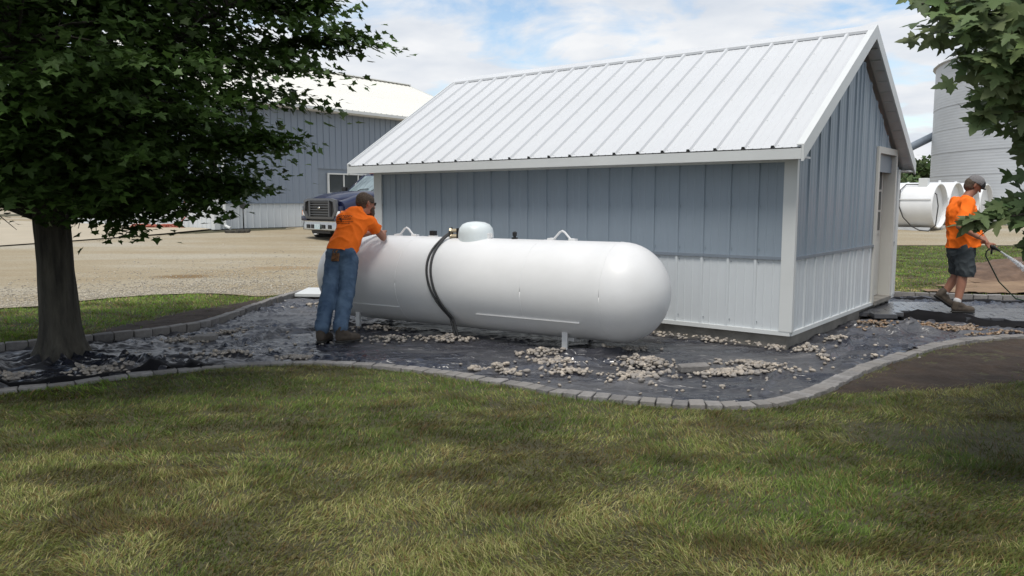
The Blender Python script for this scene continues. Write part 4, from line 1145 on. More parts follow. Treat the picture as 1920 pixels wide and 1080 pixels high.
def man_leaning():
    root = empty('person', (-1.95, 8.45, -0.02), 0, 'man in orange t-shirt and blue jeans leaning over the tank, back to us', 'person')
    f = Vector((.25, .968, 0)); r = Vector((.968, -.25, 0))
    hip = Vector((-1.945, 9.02, .93)); chest = Vector((-1.84, 9.20, 1.25)); neck = Vector((-1.80, 9.25, 1.40)); hd = Vector((-1.715, 9.33, 1.475))
    sL, sR = Vector((-1.955, 9.16, 1.31)), Vector((-1.655, 9.20, 1.27))
    eR, hR = Vector((-1.535, 9.42, 1.075)), Vector((-1.56, 9.64, 1.125))
    eL, hL = Vector((-1.90, 9.48, 1.08)), Vector((-1.70, 9.66, 1.125))
    aL, aR = Vector((-2.05, 8.44, .12)), Vector((-1.86, 8.46, .12))
    kL, kR = Vector((-2.035, 8.75, .50)), Vector((-1.845, 8.77, .50))
    hipL, hipR = hip - r * .085 - Vector((0, 0, .05)), hip + r * .085 - Vector((0, 0, .05))
    hf = Vector((.80, .58, -.28))
    bd = [(hip, .11, chest, .115, .6, f), (chest, .115, neck - Vector((0, 0, .06)), .085, .6, f), (neck - Vector((.01, .01, .05)), .06, hd - Vector((0, 0, .06)), .055),
          (sL, .045, chest, .06), (sR, .045, chest, .06), (sR, .050, eR, .041), (eR, .041, hR, .029), (sL, .052, eL, .041), (eL, .041, hL, .029),
          (hip, .09, hipL, .06), (hip, .09, hipR, .06), (hipL, .06, kL, .045), (kL, .045, aL, .035), (hipR, .06, kR, .045), (kR, .045, aR, .035)]
    bd += head_prims(hd, hf)
    hand(bd, hR, (-.15, .9, .18), (0, .2, -1), (-1, 0, 0), 1.0, .35)
    hand(bd, hL, (.5, .8, .05), (0, .2, -1), (1, 0, 0), 1.0, .35)
    body = blob('body', bd, M['skin'], root, .0085, 3)
    ax = (neck - hip).normalized()
    sh = [(hip - ax * .06, .184, hip + ax * .15, .174, .76, f), (hip + ax * .12, .168, chest, .192, .70, f), (chest, .192, neck - ax * .07, .12, .70, f),
          (neck - ax * .1, .09, neck - ax * .035, .068), (sL - ax * .03, .066, chest - r * .05, .12, .9, f), (sR - ax * .02, .078, chest + r * .05, .13, .9, f),
          (sR, .074, sR.lerp(eR, .55), .072), (sL, .066, sL.lerp(eL, .55), .064)]
    hemn = -(ax + Vector((-.10, -.10, 0))).normalized()
    shirt = blob('t_shirt', sh, M['orange'], root, .010, 5, [(hip - ax * .01, hemn), (sR.lerp(eR, .50), (eR - sR).normalized())], .016, 7.5)
    jn = [(hip + ax * .07, .126, hip - Vector((0, 0, .02)), .158, .76, f), (hip - Vector((0, 0, .02)) - r * .075 - f * .02, .105, hip - Vector((0, 0, .13)) - r * .085 - f * .01, .100), (hip - Vector((0, 0, .02)) + r * .075 - f * .02, .105, hip - Vector((0, 0, .13)) + r * .085 - f * .01, .100),
          (hipL - Vector((0, 0, .05)), .112, kL, .092), (kL, .092, aL + Vector((0, 0, .03)), .082), (hipR - Vector((0, 0, .05)), .112, kR, .092), (kR, .092, aR + Vector((0, 0, .03)), .084)]
    jeans = blob('jeans', jn, M['denim'], root, .010, 3, [(hip + ax * .075, ax)], .010, 9)
    bb, bs = [], []
    boot(bb, bs, (-2.075, 8.36, -.015), (-2.00, 8.64, -.015)); boot(bb, bs, (-1.90, 8.40, -.015), (-1.66, 8.56, -.015))
    blob('boots', bb, M['boot'], root, .008, 2); blob('boot_soles', bs, M['sole'], root, .008, 1)
    u_ = Vector((0, 0, 1))
    hr = [(hd - hf * .028 + u_ * .035, .094, hd + hf * .02 + u_ * .035, .086, .9, hf.cross(u_).normalized()), (hd - hf * .05 - u_ * .0, .075, hd - hf * .045 - u_ * .04, .062)]
    blob('hair', hr, M['hair'], root, .008, 2, [], .006, 60)
    # short beard and dark glasses seen from behind
    blob('beard', [(hd + hf * .055 - u_ * .055, .05, hd + hf * .075 - u_ * .09, .038)], M['hair'], root, .008, 2, [], .004, 60)
    rr = hf.cross(u_).normalized()
    g = MB()
    for k in (-1, 1): g.tube([hd + rr * .083 * k + u_ * .028, hd + rr * .082 * k + hf * .08 + u_ * .026], .005, 6)
    for k in (-1, 1): g.bbox(-.026, .026, -.004, .004, -.018, .018, .003, Matrix.Translation(hd + hf * .1 + rr * .036 * k + u_ * .022) @ hf.to_track_quat('Y', 'Z').to_matrix().to_4x4())
    o = g.build('sunglasses', M['black_plastic'], root); o.matrix_parent_inverse = Matrix.Translation(-root.location)
    # leather pouch tucked in the right back pocket and pale logo print lines on the back
    p = hip - f * .118 + r * .0 + Vector((-.015, -.015, -.05))
    pb = MB(); T = Matrix.Translation(p) @ Matrix.Rotation(R(-14), 4, 'Z') @ Matrix.Rotation(R(-22), 4, 'X')
    pb.bbox(-.045, .045, -.012, .018, -.05, .045, .008, T); pb.tube([T @ Vector((-.02, -.01, .02)), T @ Vector((-.025, -.035, .06)), T @ Vector((-.01, -.03, .075))], .008, 6); pb.tube([T @ Vector((.02, -.01, .01)), T @ Vector((.018, -.04, .05)), T @ Vector((.03, -.03, .07))], .008, 6)
    pb.tube([T @ Vector((-.03, -.02, -.03)), T @ Vector((.03, -.022, -.02))], .009, 6)
    o = pb.build('tool_pouch', M['leather'], root); o.matrix_parent_inverse = Matrix.Translation(-root.location)
    # back print, dropped on to the cloth by ray casting
    dg = bpy.context.evaluated_depsgraph_get()
    bv = BVHTree.FromPolygons([v.co[:] for v in shirt.data.vertices], [p.vertices[:] for p in shirt.data.polygons])
    r_ = random.Random(8)
    pm = MB()
    org = chest - f * .6 + Vector((0, 0, .0)); up = ax
    def patch(cx, cy, w, h, skew=.0):
        q = []
        for (a, c) in ((-1, -1), (1, -1), (1, 1), (-1, 1)):
            o_ = org + r * (cx + a * w / 2 + skew * c * h) + up * (cy + c * h / 2) + Vector((-.035, 0, 0))
            hit = bv.ray_cast(o_, f)
            if hit[0] is None: return
            q.append(tuple(hit[0] - f * .0025))
        pm.add(q, [(0, 1, 2, 3)])
    for (row, hgt, x0, x1, lo_, hi) in ((.095, .030, -.11, .055, .012, .020), (.058, .020, -.105, .050, .007, .013), (.026, .012, -.11, .085, .005, .010), (.002, .012, -.11, .065, .005, .010)):
        x = x0
        while x < x1:
            w = r_.uniform(lo_, hi)
            kind = r_.random()
            if kind < .35: patch(x + w * .2, row, w * .3, hgt, .2); patch(x + w * .7, row + hgt * .3, w * .6, hgt * .25)
            elif kind < .7: patch(x + w * .5, row - hgt * .35, w * .9, hgt * .28); patch(x + w * .5, row + hgt * .3, w * .9, hgt * .28); patch(x + w * .2, row, w * .28, hgt, .2)
            else: patch(x + w * .5, row, w * .35, hgt, .25); patch(x + w * .5, row, w * .9, hgt * .25)
            x += w * 1.18
    for k in range(4): patch(-.075 + k * .006, .070 - k * .012, .02 - k * .003, .014)
    o = pm.build('back_print', M['print'], shirt)
    return root
man_leaning()

def man_walking():
    root = empty('person', (5.85, 10.3, .06), 0, 'man in orange t-shirt, grey shorts and cap spraying water with a hose', 'person')
    f = Vector((.985, -.17, 0)); r = Vector((-.17, -.985, 0))
    hip = Vector((5.875, 10.33, .93)); chest = Vector((5.855, 10.34, 1.34)); neck = Vector((5.89, 10.33, 1.57)); hd = Vector((5.975, 10.33, 1.705))
    sR, sL = Vector((5.83, 10.14, 1.485)), Vector((5.87, 10.52, 1.485))
    eR, hR = Vector((5.66, 10.02, 1.19)), Vector((5.88, 9.98, 1.055))
    eL, hL = Vector((6.11, 10.50, 1.22)), Vector((6.20, 10.33, .965))
    hipR, hipL = hip + r * .09 - Vector((0, 0, .04)), hip - r * .09 - Vector((0, 0, .04))
    kR, aR = Vector((5.85, 10.22, .53)), Vector((5.79, 10.20, .17))
    kL, aL = Vector((5.89, 10.44, .53)), Vector((5.73, 10.44, .245))
    hf = Vector((.80, -.12, -.48))
    bd = [(hip, .12, chest, .12, 1.0, r), (chest, .12, neck - Vector((0, 0, .07)), .08, .8, f), (neck - Vector((.01, 0, .06)), .062, hd - Vector((.02, 0, .07)), .057),
          (sR, .06, chest + Vector((0, 0, .1)), .09), (sL, .06, chest + Vector((0, 0, .1)), .09), (sR, .055, eR, .043), (eR, .044, hR, .030), (sL, .055, eL, .043), (eL, .044, hL, .030),
          (hipR, .09, kR, .060), (kR + Vector((-.01, 0, -.10)), .060, aR, .038), (kR, .058, kR + Vector((-.01, 0, -.10)), .060), (hipL, .09, kL, .060), (kL, .058, kL.lerp(aL, .35), .058), (kL.lerp(aL, .35), .058, aL, .038)]
    bd += head_prims(hd, hf)
    hand(bd, hR, (.85, .1, -.25), (.1, .6, -.6), (.2, 0, 1), 1.0, .9)
    hand(bd, hL, (.5, -.3, -.7), (.1, -.9, .2), (.3, 0, .9), 1.0, .9)
    blob('body', bd, M['skin'], root, .0085, 3)
    u_ = Vector((0, 0, 1))
    sh = [(hip - u_ * .05 + f * .02, .205, hip + u_ * .13 + f * .035, .215, .95, r), (hip + u_ * .1 + f * .03, .198, chest, .19, 1.0, f), (chest, .185, neck - u_ * .10, .12, .85, f), (neck - u_ * .1, .09, neck - u_ * .035, .07),
          (sR, .082, chest + u_ * .08, .13), (sL, .082, chest + u_ * .08, .13), (sR, .078, sR.lerp(eR, .72), .076), (sL, .078, sL.lerp(eL, .72), .074)]
    blob('t_shirt', sh, M['orange'], root, .011, 4, [(hip - u_ * .02, (.06, 0, -1))], .016, 7.5)
    st = [(hip + u_ * .05, .165, hip - u_ * .08, .175, .95, r), (hipR, .118, Vector((5.885, 10.22, .60)), .118, .95, r), (hipL, .118, Vector((5.92, 10.45, .60)), .118), ]
    blob('shorts', st, M['shorts'], root, .011, 3, [(Vector((5.88, 10.3, .535)), (0, 0, -1))], .014, 10)
    blob('socks', [(aR + u_ * .0, .046, aR + u_ * .05, .048), (aL, .046, aL.lerp(kL, .18), .048)], M['sock'], root, .008, 1)
    bb, bs = [], []
    boot(bb, bs, (5.725, 10.21, .062), (6.005, 10.16, .062), top=.12)
    dn = Vector((.30, -.05, -.21)).normalized(); gn = Vector((.57, 0, .82)).normalized()
    boot(bb, bs, (5.615, 10.45, .245), Vector((5.615, 10.45, .245)) + dn * .28, (gn - dn * gn.dot(dn)).normalized(), top=.12)
    blob('boots', bb, M['boot'], root, .008, 2); blob('boot_soles', bs, M['sole'], root, .008, 1)
    rr = hf.cross(u_).normalized(); hu = rr.cross(hf).normalized()
    blob('hair', [(hd - hf * .03 + hu * .01, .088, hd - hf * .03 - hu * .02, .078, .95, rr)], M['hair'], root, .009, 2)
    fr = [(hd + hu * .045 + hf * .0, .104, hd + hu * .05 + hf * .02, .1, .92, rr)]
    cap = blob('cap', fr, M['cap_grey'], root, .009, 3, [(hd + hu * .032, -hu)])
    blob('cap_front', [(hd + hu * .045 + hf * .035, .098, hd + hu * .045 + hf * .05, .088, .94, rr)], M['cap'], root, .009, 3, [(hd + hu * .03, -hu), (hd + hf * .015, -hf)])
    br = MB(); n = 12
    top_, bot = [], []
    for k in range(n + 1):
        a = math.pi * (k / n) - math.pi / 2
        top_.append(hd + hu * (.038 - .012 * math.sin(a) ** 2) + hf * (.085 + .085 * math.cos(a)) + rr * .078 * math.sin(a))
    inner = [hd + hu * .03 + hf * (.05 + .03 * math.cos(math.pi * (k / n) - math.pi / 2)) + rr * .085 * math.sin(math.pi * (k / n) - math.pi / 2) for k in range(n + 1)]
    br.rings([[tuple(q) for q in inner], [tuple(q) for q in top_], [tuple(q - hu * .006) for q in top_], [tuple(q - hu * .006) for q in inner]], close=False, caps=False)
    o = br.build('cap_brim', M['cap'], root, smooth=True); o.matrix_parent_inverse = Matrix.Translation(-root.location)
    return hR, hL
hR2, hL2 = man_walking()
# hose with nozzle in his hands, and the water
nozzle_tip = Vector((6.30, 10.20, .865))
b = MB(); b.tube([(9.5, 10.9, .08), (8.2, 10.85, .08), (7.3, 10.8, .09), (6.9, 10.75, .18), (6.6, 10.66, .42), (6.36, 10.50, .68), (6.18, 10.30, .80), (6.10, 10.16, .86), (6.14, 10.12, .92)], .009, 8)
hs = b.build('garden_hose', M['hose_green'], None, smooth=True)
tag(hs, 'dark green garden hose with spray nozzle held by the walking man', 'hose')
b = MB(); b.tube([(6.13, 10.11, .935), (6.2, 10.15, .905), (6.24, 10.17, .89), nozzle_tip], [.02, .024, .016, .012], 10); b.tube([(6.16, 10.14, .92), (6.15, 10.13, .83)], .012, 8)
b.build('spray_nozzle', M['black_plastic'], hs, smooth=True)
def water():
    m = bpy.data.materials.new('water_spray'); m.use_nodes = True
    n, l = m.node_tree.nodes, m.node_tree.links
    p = n['Principled BSDF']; p.inputs['Base Color'].default_value = (.9, .92, .95, 1); p.inputs['Roughness'].default_value = .25
    t = n.new('ShaderNodeBsdfTransparent'); mx = n.new('ShaderNodeMixShader'); mx.inputs[0].default_value = .34
    l.new(t.outputs[0], mx.inputs[1]); l.new(p.outputs[0], mx.inputs[2]); l.new(mx.outputs[0], n['Material Output'].inputs[0])
    base = np.array([(1, 0, 0), (0, 1, 0), (-1, 0, 0), (0, -1, 0), (0, 0, 1), (0, 0, -1)], float)
    fc = np.array([(0, 1, 4), (1, 2, 4), (2, 3, 4), (3, 0, 4), (1, 0, 5), (2, 1, 5), (3, 2, 5), (0, 3, 5)])
    N = 4200
    t_ = rng.uniform(0, 1, N) ** .8
    d = np.array([1.25, .35, -.68])
    P = np.array(nozzle_tip)[None] + d[None] * t_[:, None] - np.array([0, 0, .12])[None] * (t_ ** 2)[:, None]
    sp = (.003 + .055 * t_ ** 1.2)[:, None]
    P = P + rng.normal(size=(N, 3)) * sp
    s = rng.uniform(.002, .0052, N) * (1 + .4 * t_)
    V = (base[None] * s[:, None, None] * np.array([1.8, 1, 1.3]) + P[:, None]).reshape(-1, 3)
    F = (fc[None] + (np.arange(N) * 6)[:, None, None]).reshape(-1, 3)
    o = link('water_spray', np_mesh('water_spray', V, F, m))
    tag(o, 'fan of white water droplets from the hose nozzle', 'water', kind='stuff')
water()
# ------------------------------------------------------------------ big barn behind the tree
KX, KY = -10.63, 28.4
BB = 0.50                    # ground level at the barn
barn = empty('barn', (KX, KY, 0), A, 'large blue grey steel barn with cream roof behind the tree and the truck', 'barn')
BL, BW, BE, BR = 15.6, 13.0, 5.2, 7.66
def build_barn():
    MB().box(.03, BL - .03, .03, BW - .03, BB - .8, BE - .1).build('wall_core', M['trim_blue'], barn)
    MB().box(.02, BL, .02, BW, BB - .8, BB).build('foundation', M['concrete'], barn)
    sp = BB + .92
    for (w, n, face) in ((BL / 51, 51, 'r'), (BW / 43, 43, 'g')):
        lo_m = panel_mesh(w, sp - BB - .02, sp - BB - .02, M['panel_white'], rib=.03, minor=False, rw=.03)
        hi_m = panel_mesh(w, 1, 1, M['panel_blue_far'], rib=.03, minor=False, rw=.03)
        for i in range(n):
            t = i * w
            if face == 'r':
                a = link('panel', lo_m, barn); a.location = (t, 0, BB + .02)
                if not (4.45 < t + w / 2 < 7.65):
                    b = link('panel', hi_m, barn); mounts(b, (t, 0, sp + .02), 0, BE - .12 - sp)
                else:
                    b = link('panel', hi_m, barn); mounts(b, (t, 0, sp + .02), 0, 1.78 - sp)
                    b = link('panel', hi_m, barn); mounts(b, (t, 0, 2.82), 0, BE - .10 - 2.82)
            else:
                door = 5.15 < t + w / 2 < 12.2
                if not door:
                    a = link('panel', lo_m, barn); mounts(a, (0, t + w, BB + .02), R(-90))
                h0 = BE - .1 + (BR - BE) * min(t, BW - t) / (BW / 2); h1 = BE - .1 + (BR - BE) * min(t + w, BW - t - w) / (BW / 2)
                z0 = 4.45 if door else sp + .02
                b = link('panel', panel_mesh(w, h1 - z0, h0 - z0, M['panel_blue_far'], rib=.03, minor=False, rw=.03), barn); mounts(b, (0, t + w, z0), R(-90))
    # trims
    T_ = M['trim_white']
    MB().box(.0, BL, -.05, -.004, sp - .0, sp + .025).build('wainscot_trim', M['trim_blue'], barn)
    MB().box(-.05, -.004, 0, 5.1, sp, sp + .025).build('wainscot_trim', M['trim_blue'], barn)
    c = MB(); c.box(-.065, -.002, -.065, .16, BB, BE - .1); c.box(-.002, .16, -.065, -.002, BB, BE - .1); c.build('corner_trim', T_, barn)
    MB().box(BL - .15, BL + .06, -.065, -.004, BB, BE - .1).build('corner_trim', T_, barn)
    # sliding door on the gable end: white sheets and frame
    d = MB().box(-.07, -.035, 5.2, 12.2, BB + .04, 4.4).build('sliding_door', M['panel_white'], barn)
    for k in range(17): MB().box(-.085, -.071, 5.2 + k * .43, 5.225 + k * .43, BB + .05, 4.38).build('rib', M['panel_white'], d)
    MB().box(-.12, -.03, 5.1, 12.3, 4.41, 4.55).build('door_track', T_, barn)
    MB().box(-.10, -.002, 5.08, 5.19, BB, 4.4).build('door_trim', T_, barn)
    # window in the gable end
    def window(axis, a0, a1, z0, z1, n):
        f = MB(); t = .055
        def bx_(p0, p1, zz0, zz1, o0, o1):
            if axis == 'y': f.box(-o1, -o0, p0, p1, zz0, zz1)
            else: f.box(p0, p1, -o1, -o0, zz0, zz1)
        bx_(a0 - t, a1 + t, z0 - t, z0, .0, .08); bx_(a0 - t, a1 + t, z1, z1 + t, .0, .08); bx_(a0 - t, a0, z0, z1, .0, .08); bx_(a1, a1 + t, z0, z1, .0, .08)
        for k in range(1, n): q = a0 + (a1 - a0) * k / n; bx_(q - .022, q + .022, z0, z1, .0, .07)
        w = f.build('window', T_, barn)
        for k in range(n):
            p0, p1 = a0 + (a1 - a0) * k / n + .03, a0 + (a1 - a0) * (k + 1) / n - .03
            b = MB()
            if axis == 'y': b.box(-.03, -.02, p0, p1, z0, z1)
            else: b.box(p0, p1, -.03, -.02, z0, z1)
            b.build('pane', M['glass_dark'], w)
    window('y', 2.9, 3.9, 1.78, 2.8, 2)
    window('x', 5.1, 7.4, 1.86, 2.6, 3)
    # roof: sheets either side of the ridge, which runs along local x
    ph = math.atan2(BR + .25 - BE, BW / 2 + .4)
    L = (BW / 2 + .42) / math.cos(ph)
    n = 53; w = (BL + .9) / n
    rp = panel_mesh(w, L, L, M['roof_barn'], rib=.03, minor=False, rw=.03, name='roof_panel')
    for i in range(n):
        for s in (0, 1):
            o = link('roof_panel', rp, barn)
            if s == 0:   # slope facing -y ; up direction (0,c,s), normal (0,-s,c), X->+x
                o.matrix_local = Matrix(((1, 0, 0, -.45 + i * w), (0, math.sin(ph), math.cos(ph), -.4), (0, -math.cos(ph), math.sin(ph), BE), (0, 0, 0, 1)))
            else:
                o.matrix_local = Matrix(((-1, 0, 0, -.45 + (i + 1) * w), (0, -math.sin(ph), -math.cos(ph), BW + .4), (0, -math.cos(ph), math.sin(ph), BE), (0, 0, 0, 1)))
    MB().box(-.47, BL + .47, BW / 2 - .2, BW / 2 + .2, BR + .26, BR + .30).build('ridge_cap', M['roof_barn'], barn)
    MB().box(-.44, BL + .44, -.42, -.36, BE - .16, BE - .02).build('fascia', M['roof_barn'], barn)
    MB().box(-.44, BL + .44, -.50, -.43, BE - .12, BE - .005).build('gutter', T_, barn)
    MB().box(-.44, BL + .44, -.36, -.002, BE - .15, BE - .12).build('soffit', M['soffit'], barn)
    for x in (-.46, BL + .42):
        for s in (0, 1):
            b = MB(); ys = (-.42, BW / 2) if s == 0 else (BW + .42, BW / 2)
            v = []
            for xx in (x, x + .03): v += [(xx, ys[0], BE + .03), (xx, ys[1], BR + .29), (xx, ys[1], BR + .05), (xx, ys[0], BE - .2)]
            b.add(v, [(0, 1, 2, 3), (7, 6, 5, 4), (0, 4, 5, 1), (1, 5, 6, 2), (2, 6, 7, 3), (3, 7, 4, 0)]); b.build('rake_trim', T_, barn)
    # downspout at the near corner
    b = MB(); b.tube([(.32, -.46, BE - .12), (.32, -.40, BE - .35), (.32, -.10, BE - .6), (.32, -.10, .74), (.33, -.14, .62), (.36, -.38, .545)], .055, 8); b.build('downspout', T_, barn, angle=40)
build_barn()
def barn_pt(lx, ly, z=0):
    return Vector((KX + lx * math.cos(A) - ly * math.sin(A), KY + lx * math.sin(A) + ly * math.cos(A), z))
# hydrant-like black reel on a thin post by the barn wall
q = barn_pt(.95, -.30); b = MB(); b.tube([(q.x, q.y, .45), (q.x, q.y, 1.25)], .022, 8)
post = b.build('hose_post', M['black_plastic'], None, smooth=True)
tag(post, 'thin black post with a round black head standing against the barn wall', 'post')
b = MB(); b.lathe([(.001, -.05), (.10, -.05), (.12, -.02), (.12, .02), (.10, .05), (.001, .05)], 18, Matrix.Translation((q.x, q.y, 1.36)) @ Matrix.Rotation(R(90), 4, 'X')); b.build('reel_head', M['black_rubber'], post, angle=40)
# dark splash debris at the foot of the downspout
q = barn_pt(.42, -.9); b = MB()
for k in range(9):
    x, y = q.x + rnd.uniform(-.25, .5), q.y + rnd.uniform(-.9, .2); b.bbox(x - .14, x + .14, y - .10, y + .10, Tz1(y) - .02, Tz1(y) + .07, .02)
tag(b.build('splash_block', M['bark'], None), 'dark broken splash pieces on the gravel under the barn downspout', 'debris')
# red hose coiled on the apron, its end running up the wall
hose_c = barn_pt(-.75, 2.9); P = []
for i in range(120):
    a = i * .35; rr_ = .45 + .14 * math.sin(i * .21)
    P.append((hose_c.x + rr_ * 1.5 * math.cos(a), hose_c.y + rr_ * .9 * math.sin(a), .56 + .012 * (i % 9)))
e_ = barn_pt(-.12, 1.75)
P += [(hose_c.x + .9, hose_c.y - .3, .55), (hose_c.x + 1.4, hose_c.y - .6, .55), (e_.x - .25, e_.y - .25, .6), (e_.x, e_.y, .95), (e_.x, e_.y, 1.35), (e_.x - .05, e_.y, 1.6)]
tag(MB().tube(P, .022, 6).build('coiled_hose', M['hose_red'], None, smooth=True), 'red hose coiled on the concrete apron before the barn wall', 'hose')
# concrete apron and its edge
def apron():
    c = [barn_pt(-.02, 0.3), barn_pt(-.02, 26)]
    d = [Vector((-11.9, 26.7, 0)), Vector((-31, 1.0, 0))]
    V, F, N, Mm = [], [], 40, 26
    for i in range(N + 1):
        a = c[0].lerp(c[1], i / N); b_ = d[0].lerp(d[1], i / N)
        for j in range(Mm + 1):
            p = a.lerp(b_, j / Mm); V.append((p.x, p.y, Tz1(p.y) + .03))
    for i in range(N):
        for j in range(Mm): k = i * (Mm + 1) + j; F.append((k, k + 1, k + Mm + 2, k + Mm + 1))
    o = link('concrete_apron', np_mesh('concrete_apron', V, F, M['apron'], True)); tag(o, kind='structure')
apron()
# white board lying behind the left end of the tank
b = MB(); T = Matrix.Translation((-2.98, 12.62, .045)) @ Matrix.Rotation(R(-8), 4, 'Z') @ Matrix.Rotation(R(4), 4, 'X')
b.bbox(-.42, .62, -.28, .28, -.02, .03, .006, T)
tag(b.build('board', M['trim_white'], None), 'flat white board lying at the far left end of the tank', 'board')

# ------------------------------------------------------------------ truck
def build_truck():
    yaw = math.atan2(-.695, -.72)                      # heading towards the left and us
    lat = Vector((.695, -.72))
    mid = Vector((-6.74, 25.6)) + lat * 1.125
    zg = Tz1(24.8) - .10
    t = empty('pickup_truck', (mid.x, mid.y, zg), yaw, 'dark blue heavy pickup truck with chrome bumper parked behind the shed', 'truck')
    t.scale = (1.12, 1.10, 1.02)
    t.location.x -= .12; t.location.z += .09
    # local: x forward (bumper at 0), y to the truck's left, z up
    W = 1.125
    P, C, K = M['truck_blue'], M['chrome'], M['black_plastic']
    # bumper, wrapped round at the ends
    pts = []
    def arc(z0, z1, inset):
        v, n = [], 18
        for i in range(n + 1):
            y = -W + 2 * W * i / n; u_ = abs(y) / W
            x = -.02 - .26 * max(0, (u_ - .72) / .28) ** 2 - inset
            v.append((x, y))
        return v
    b = MB(); prof = [(0.30, .05), (.33, .0), (.50, .0), (.535, .02), (.60, .015), (.62, .05)]
    rg = []
    for z, ins in prof: rg.append([(x, y, z) for x, y in arc(0, 0, ins)])
    rg2 = [[(x - .12, y, z) for x, y, z in r_] for r_ in rg[::-1]]
    b.rings(rg + rg2 + [rg[0]], close=False, caps=False)
    bp = b.build('bumper', C, t, angle=50)
    for y in (-.55, .0 + .28, .62, -.30): 
        MB().bbox(-.03, .004, y - .075, y + .075, .37, .49, .01).build('bumper_opening', K, bp)
    MB().bbox(.0, .012, -.17, .13, .35, .51, .004).build('licence_plate', M['plate'], bp)
    b = MB(); b.box(-.25, -.13, -.95, .95, .3, .66); b.box(-.4, -.1, -.5, .5, .22, .34); b.build('bumper_bracket', K, t)
    b = MB(); b.tube([(-.10, -.25, .20), (-.02, -.25, .19), (-.02, -.15, .19), (-.10, -.15, .20)], .02, 6); b.build('tow_hook', M['lamp_glass'], t, smooth=True)
    # grille
    b = MB(); b.extrude([(-.72, .70), (.72, .70), (.86, .90), (.80, 1.20), (.62, 1.25), (-.62, 1.25), (-.80, 1.20), (-.86, .90)], -.16, -.10, 'x')
    g = b.build('grille_back', K, t)
    fr = MB()
    oo = [(-.74, .66), (.74, .66), (.92, .90), (.84, 1.24), (.62, 1.29), (-.62, 1.29), (-.84, 1.24), (-.92, .90)]
    ii = [(-.68, .73), (.68, .73), (.80, .90), (.75, 1.18), (.60, 1.22), (-.60, 1.22), (-.75, 1.18), (-.80, .90)]
    v = [(-.06, y, z) for y, z in oo] + [(-.05, y, z) for y, z in ii] + [(-.14, y, z) for y, z in oo] + [(-.10, y, z) for y, z in ii]
    f = []
    for k in range(8):
        j = (k + 1) % 8
        f += [(k, j, 8 + j, 8 + k), (16 + k, 16 + j, j, k), (8 + k, 8 + j, 24 + j, 24 + k)]
    fr.add(v, f); fr.build('grille_surround', M['grille_grey'], t)
    for k in range(6):
        z = .775 + k * .078
        MB().bbox(-.11, -.055, -.52, .52, z, z + .026, .006).build('grille_bar', M['grille_grey'], t)
    for y in (-.53, .53): MB().bbox(-.11, -.045, y - .03, y + .03, .72, 1.23, .008).build('grille_post', M['grille_grey'], t)
    b = MB(); b.lathe([(.001, .0), (.075, .0), (.08, .006), (.001, .012)], 20, Matrix.Translation((-.045, 0, 1.0)) @ Matrix.Rotation(R(90), 4, 'Y') @ Matrix.Diagonal((.55, 1, 1, 1))); b.build('emblem', C, t, smooth=True)
    # painted front valance under headlights + lamps
    for s in (-1, 1):
        b = MB(); b.bbox(-.42, -.07, min(s * .74, s * 1.06), max(s * .74, s * 1.06), .60, .74, .03); b.bbox(-.5, -.12, min(s * .86, s * 1.07), max(s * .86, s * 1.07), .72, 1.06, .04)
        b.build('front_corner', P, t, angle=50)
        MB().bbox(-.17, -.085, min(s * .80, s * 1.00), max(s * .80, s * 1.00), .74, .90, .025).build('headlight', M['lamp_glass'], t, smooth=True)
        MB().bbox(-.30, -.12, min(s * 1.02, s * 1.085), max(s * 1.02, s * 1.085), .76, .92, .02).build('turn_signal', M['amber'], t)
    # hood by sections from nose to cowl
    secs = []
    def sec(x, w, zt, zs, bulge):
        n = 16; out = []
        for i in range(n + 1):
            u_ = -1 + 2 * i / n
            z = zs + (zt - zs) * (1 - abs(u_) ** 3.2) + bulge * math.exp(-((abs(u_) - .42) / .16) ** 2)
            out.append((x, u_ * w, z))
        out.append((x, w * .99, zs - .20)); out.insert(0, (x, -w * .99, zs - .20))
        return out
    secs = [sec(-.10, .66, 1.27, 1.20, 0), sec(-.16, .70, 1.335, 1.24, .01), sec(-.40, .76, 1.40, 1.27, .03), sec(-.8, .81, 1.46, 1.31, .035), sec(-1.2, .86, 1.51, 1.35, .03), sec(-1.5, .90, 1.53, 1.38, .01)]
    MB().rings(secs, close=False, caps=False).build('hood', P, t, smooth=True)
    # fenders with wheel arch
    for s in (-1, 1):
        b = MB(); n = 22
        outer = []
        cxw, czw, ra = -.92, .43, .54
        rings = []
        for (y, dz) in ((.80, .10), (1.0, .06), (1.10, -.02), (1.125, -.08)):
            ring = [(-.20, s * y, .95 + dz), ]
            for i in range(n + 1):
                x = -.20 - 1.65 * i / n
                z = 1.10 + .14 * math.exp(-((x + .85) / .42) ** 2) + dz + .10 * min(1, (i / n) * 1.5)
                ring.append((x, s * y, z))
            rings.append(ring)
        low = []
        for i in range(n + 2):
            k = max(0, i - 1); x = -.20 - 1.65 * k / n
            d = abs(x - cxw)
            z = czw + math.sqrt(max(ra * ra - d * d, 0)) if d < ra else .38
            low.append((x, s * 1.12, max(z, .38)))
        rings.append(low)
        rings.append([(x, s * .95, z) for x, y, z in low])
        b.rings(rings, close=False, caps=False).build('fender', P, t, angle=60)
    # cab
    def cabsec(x, wb, wt, z0, z1, zt): return [(x, -wb, z0), (x, -wb * 1.0, z1), (x - 0, -wt, zt - .04), (x, -wt * .92, zt), (x, wt * .92, zt), (x, wt, zt - .04), (x, wb, z1), (x, wb, z0)]
    body = MB()
    body.rings([[(-1.45, -1.0, .42), (-1.45, -1.02, 1.38), (-1.45, 1.02, 1.38), (-1.45, 1.0, .42)], [(-3.7, -1.0, .42), (-3.7, -1.02, 1.38), (-3.7, 1.02, 1.38), (-3.7, 1.0, .42)]])
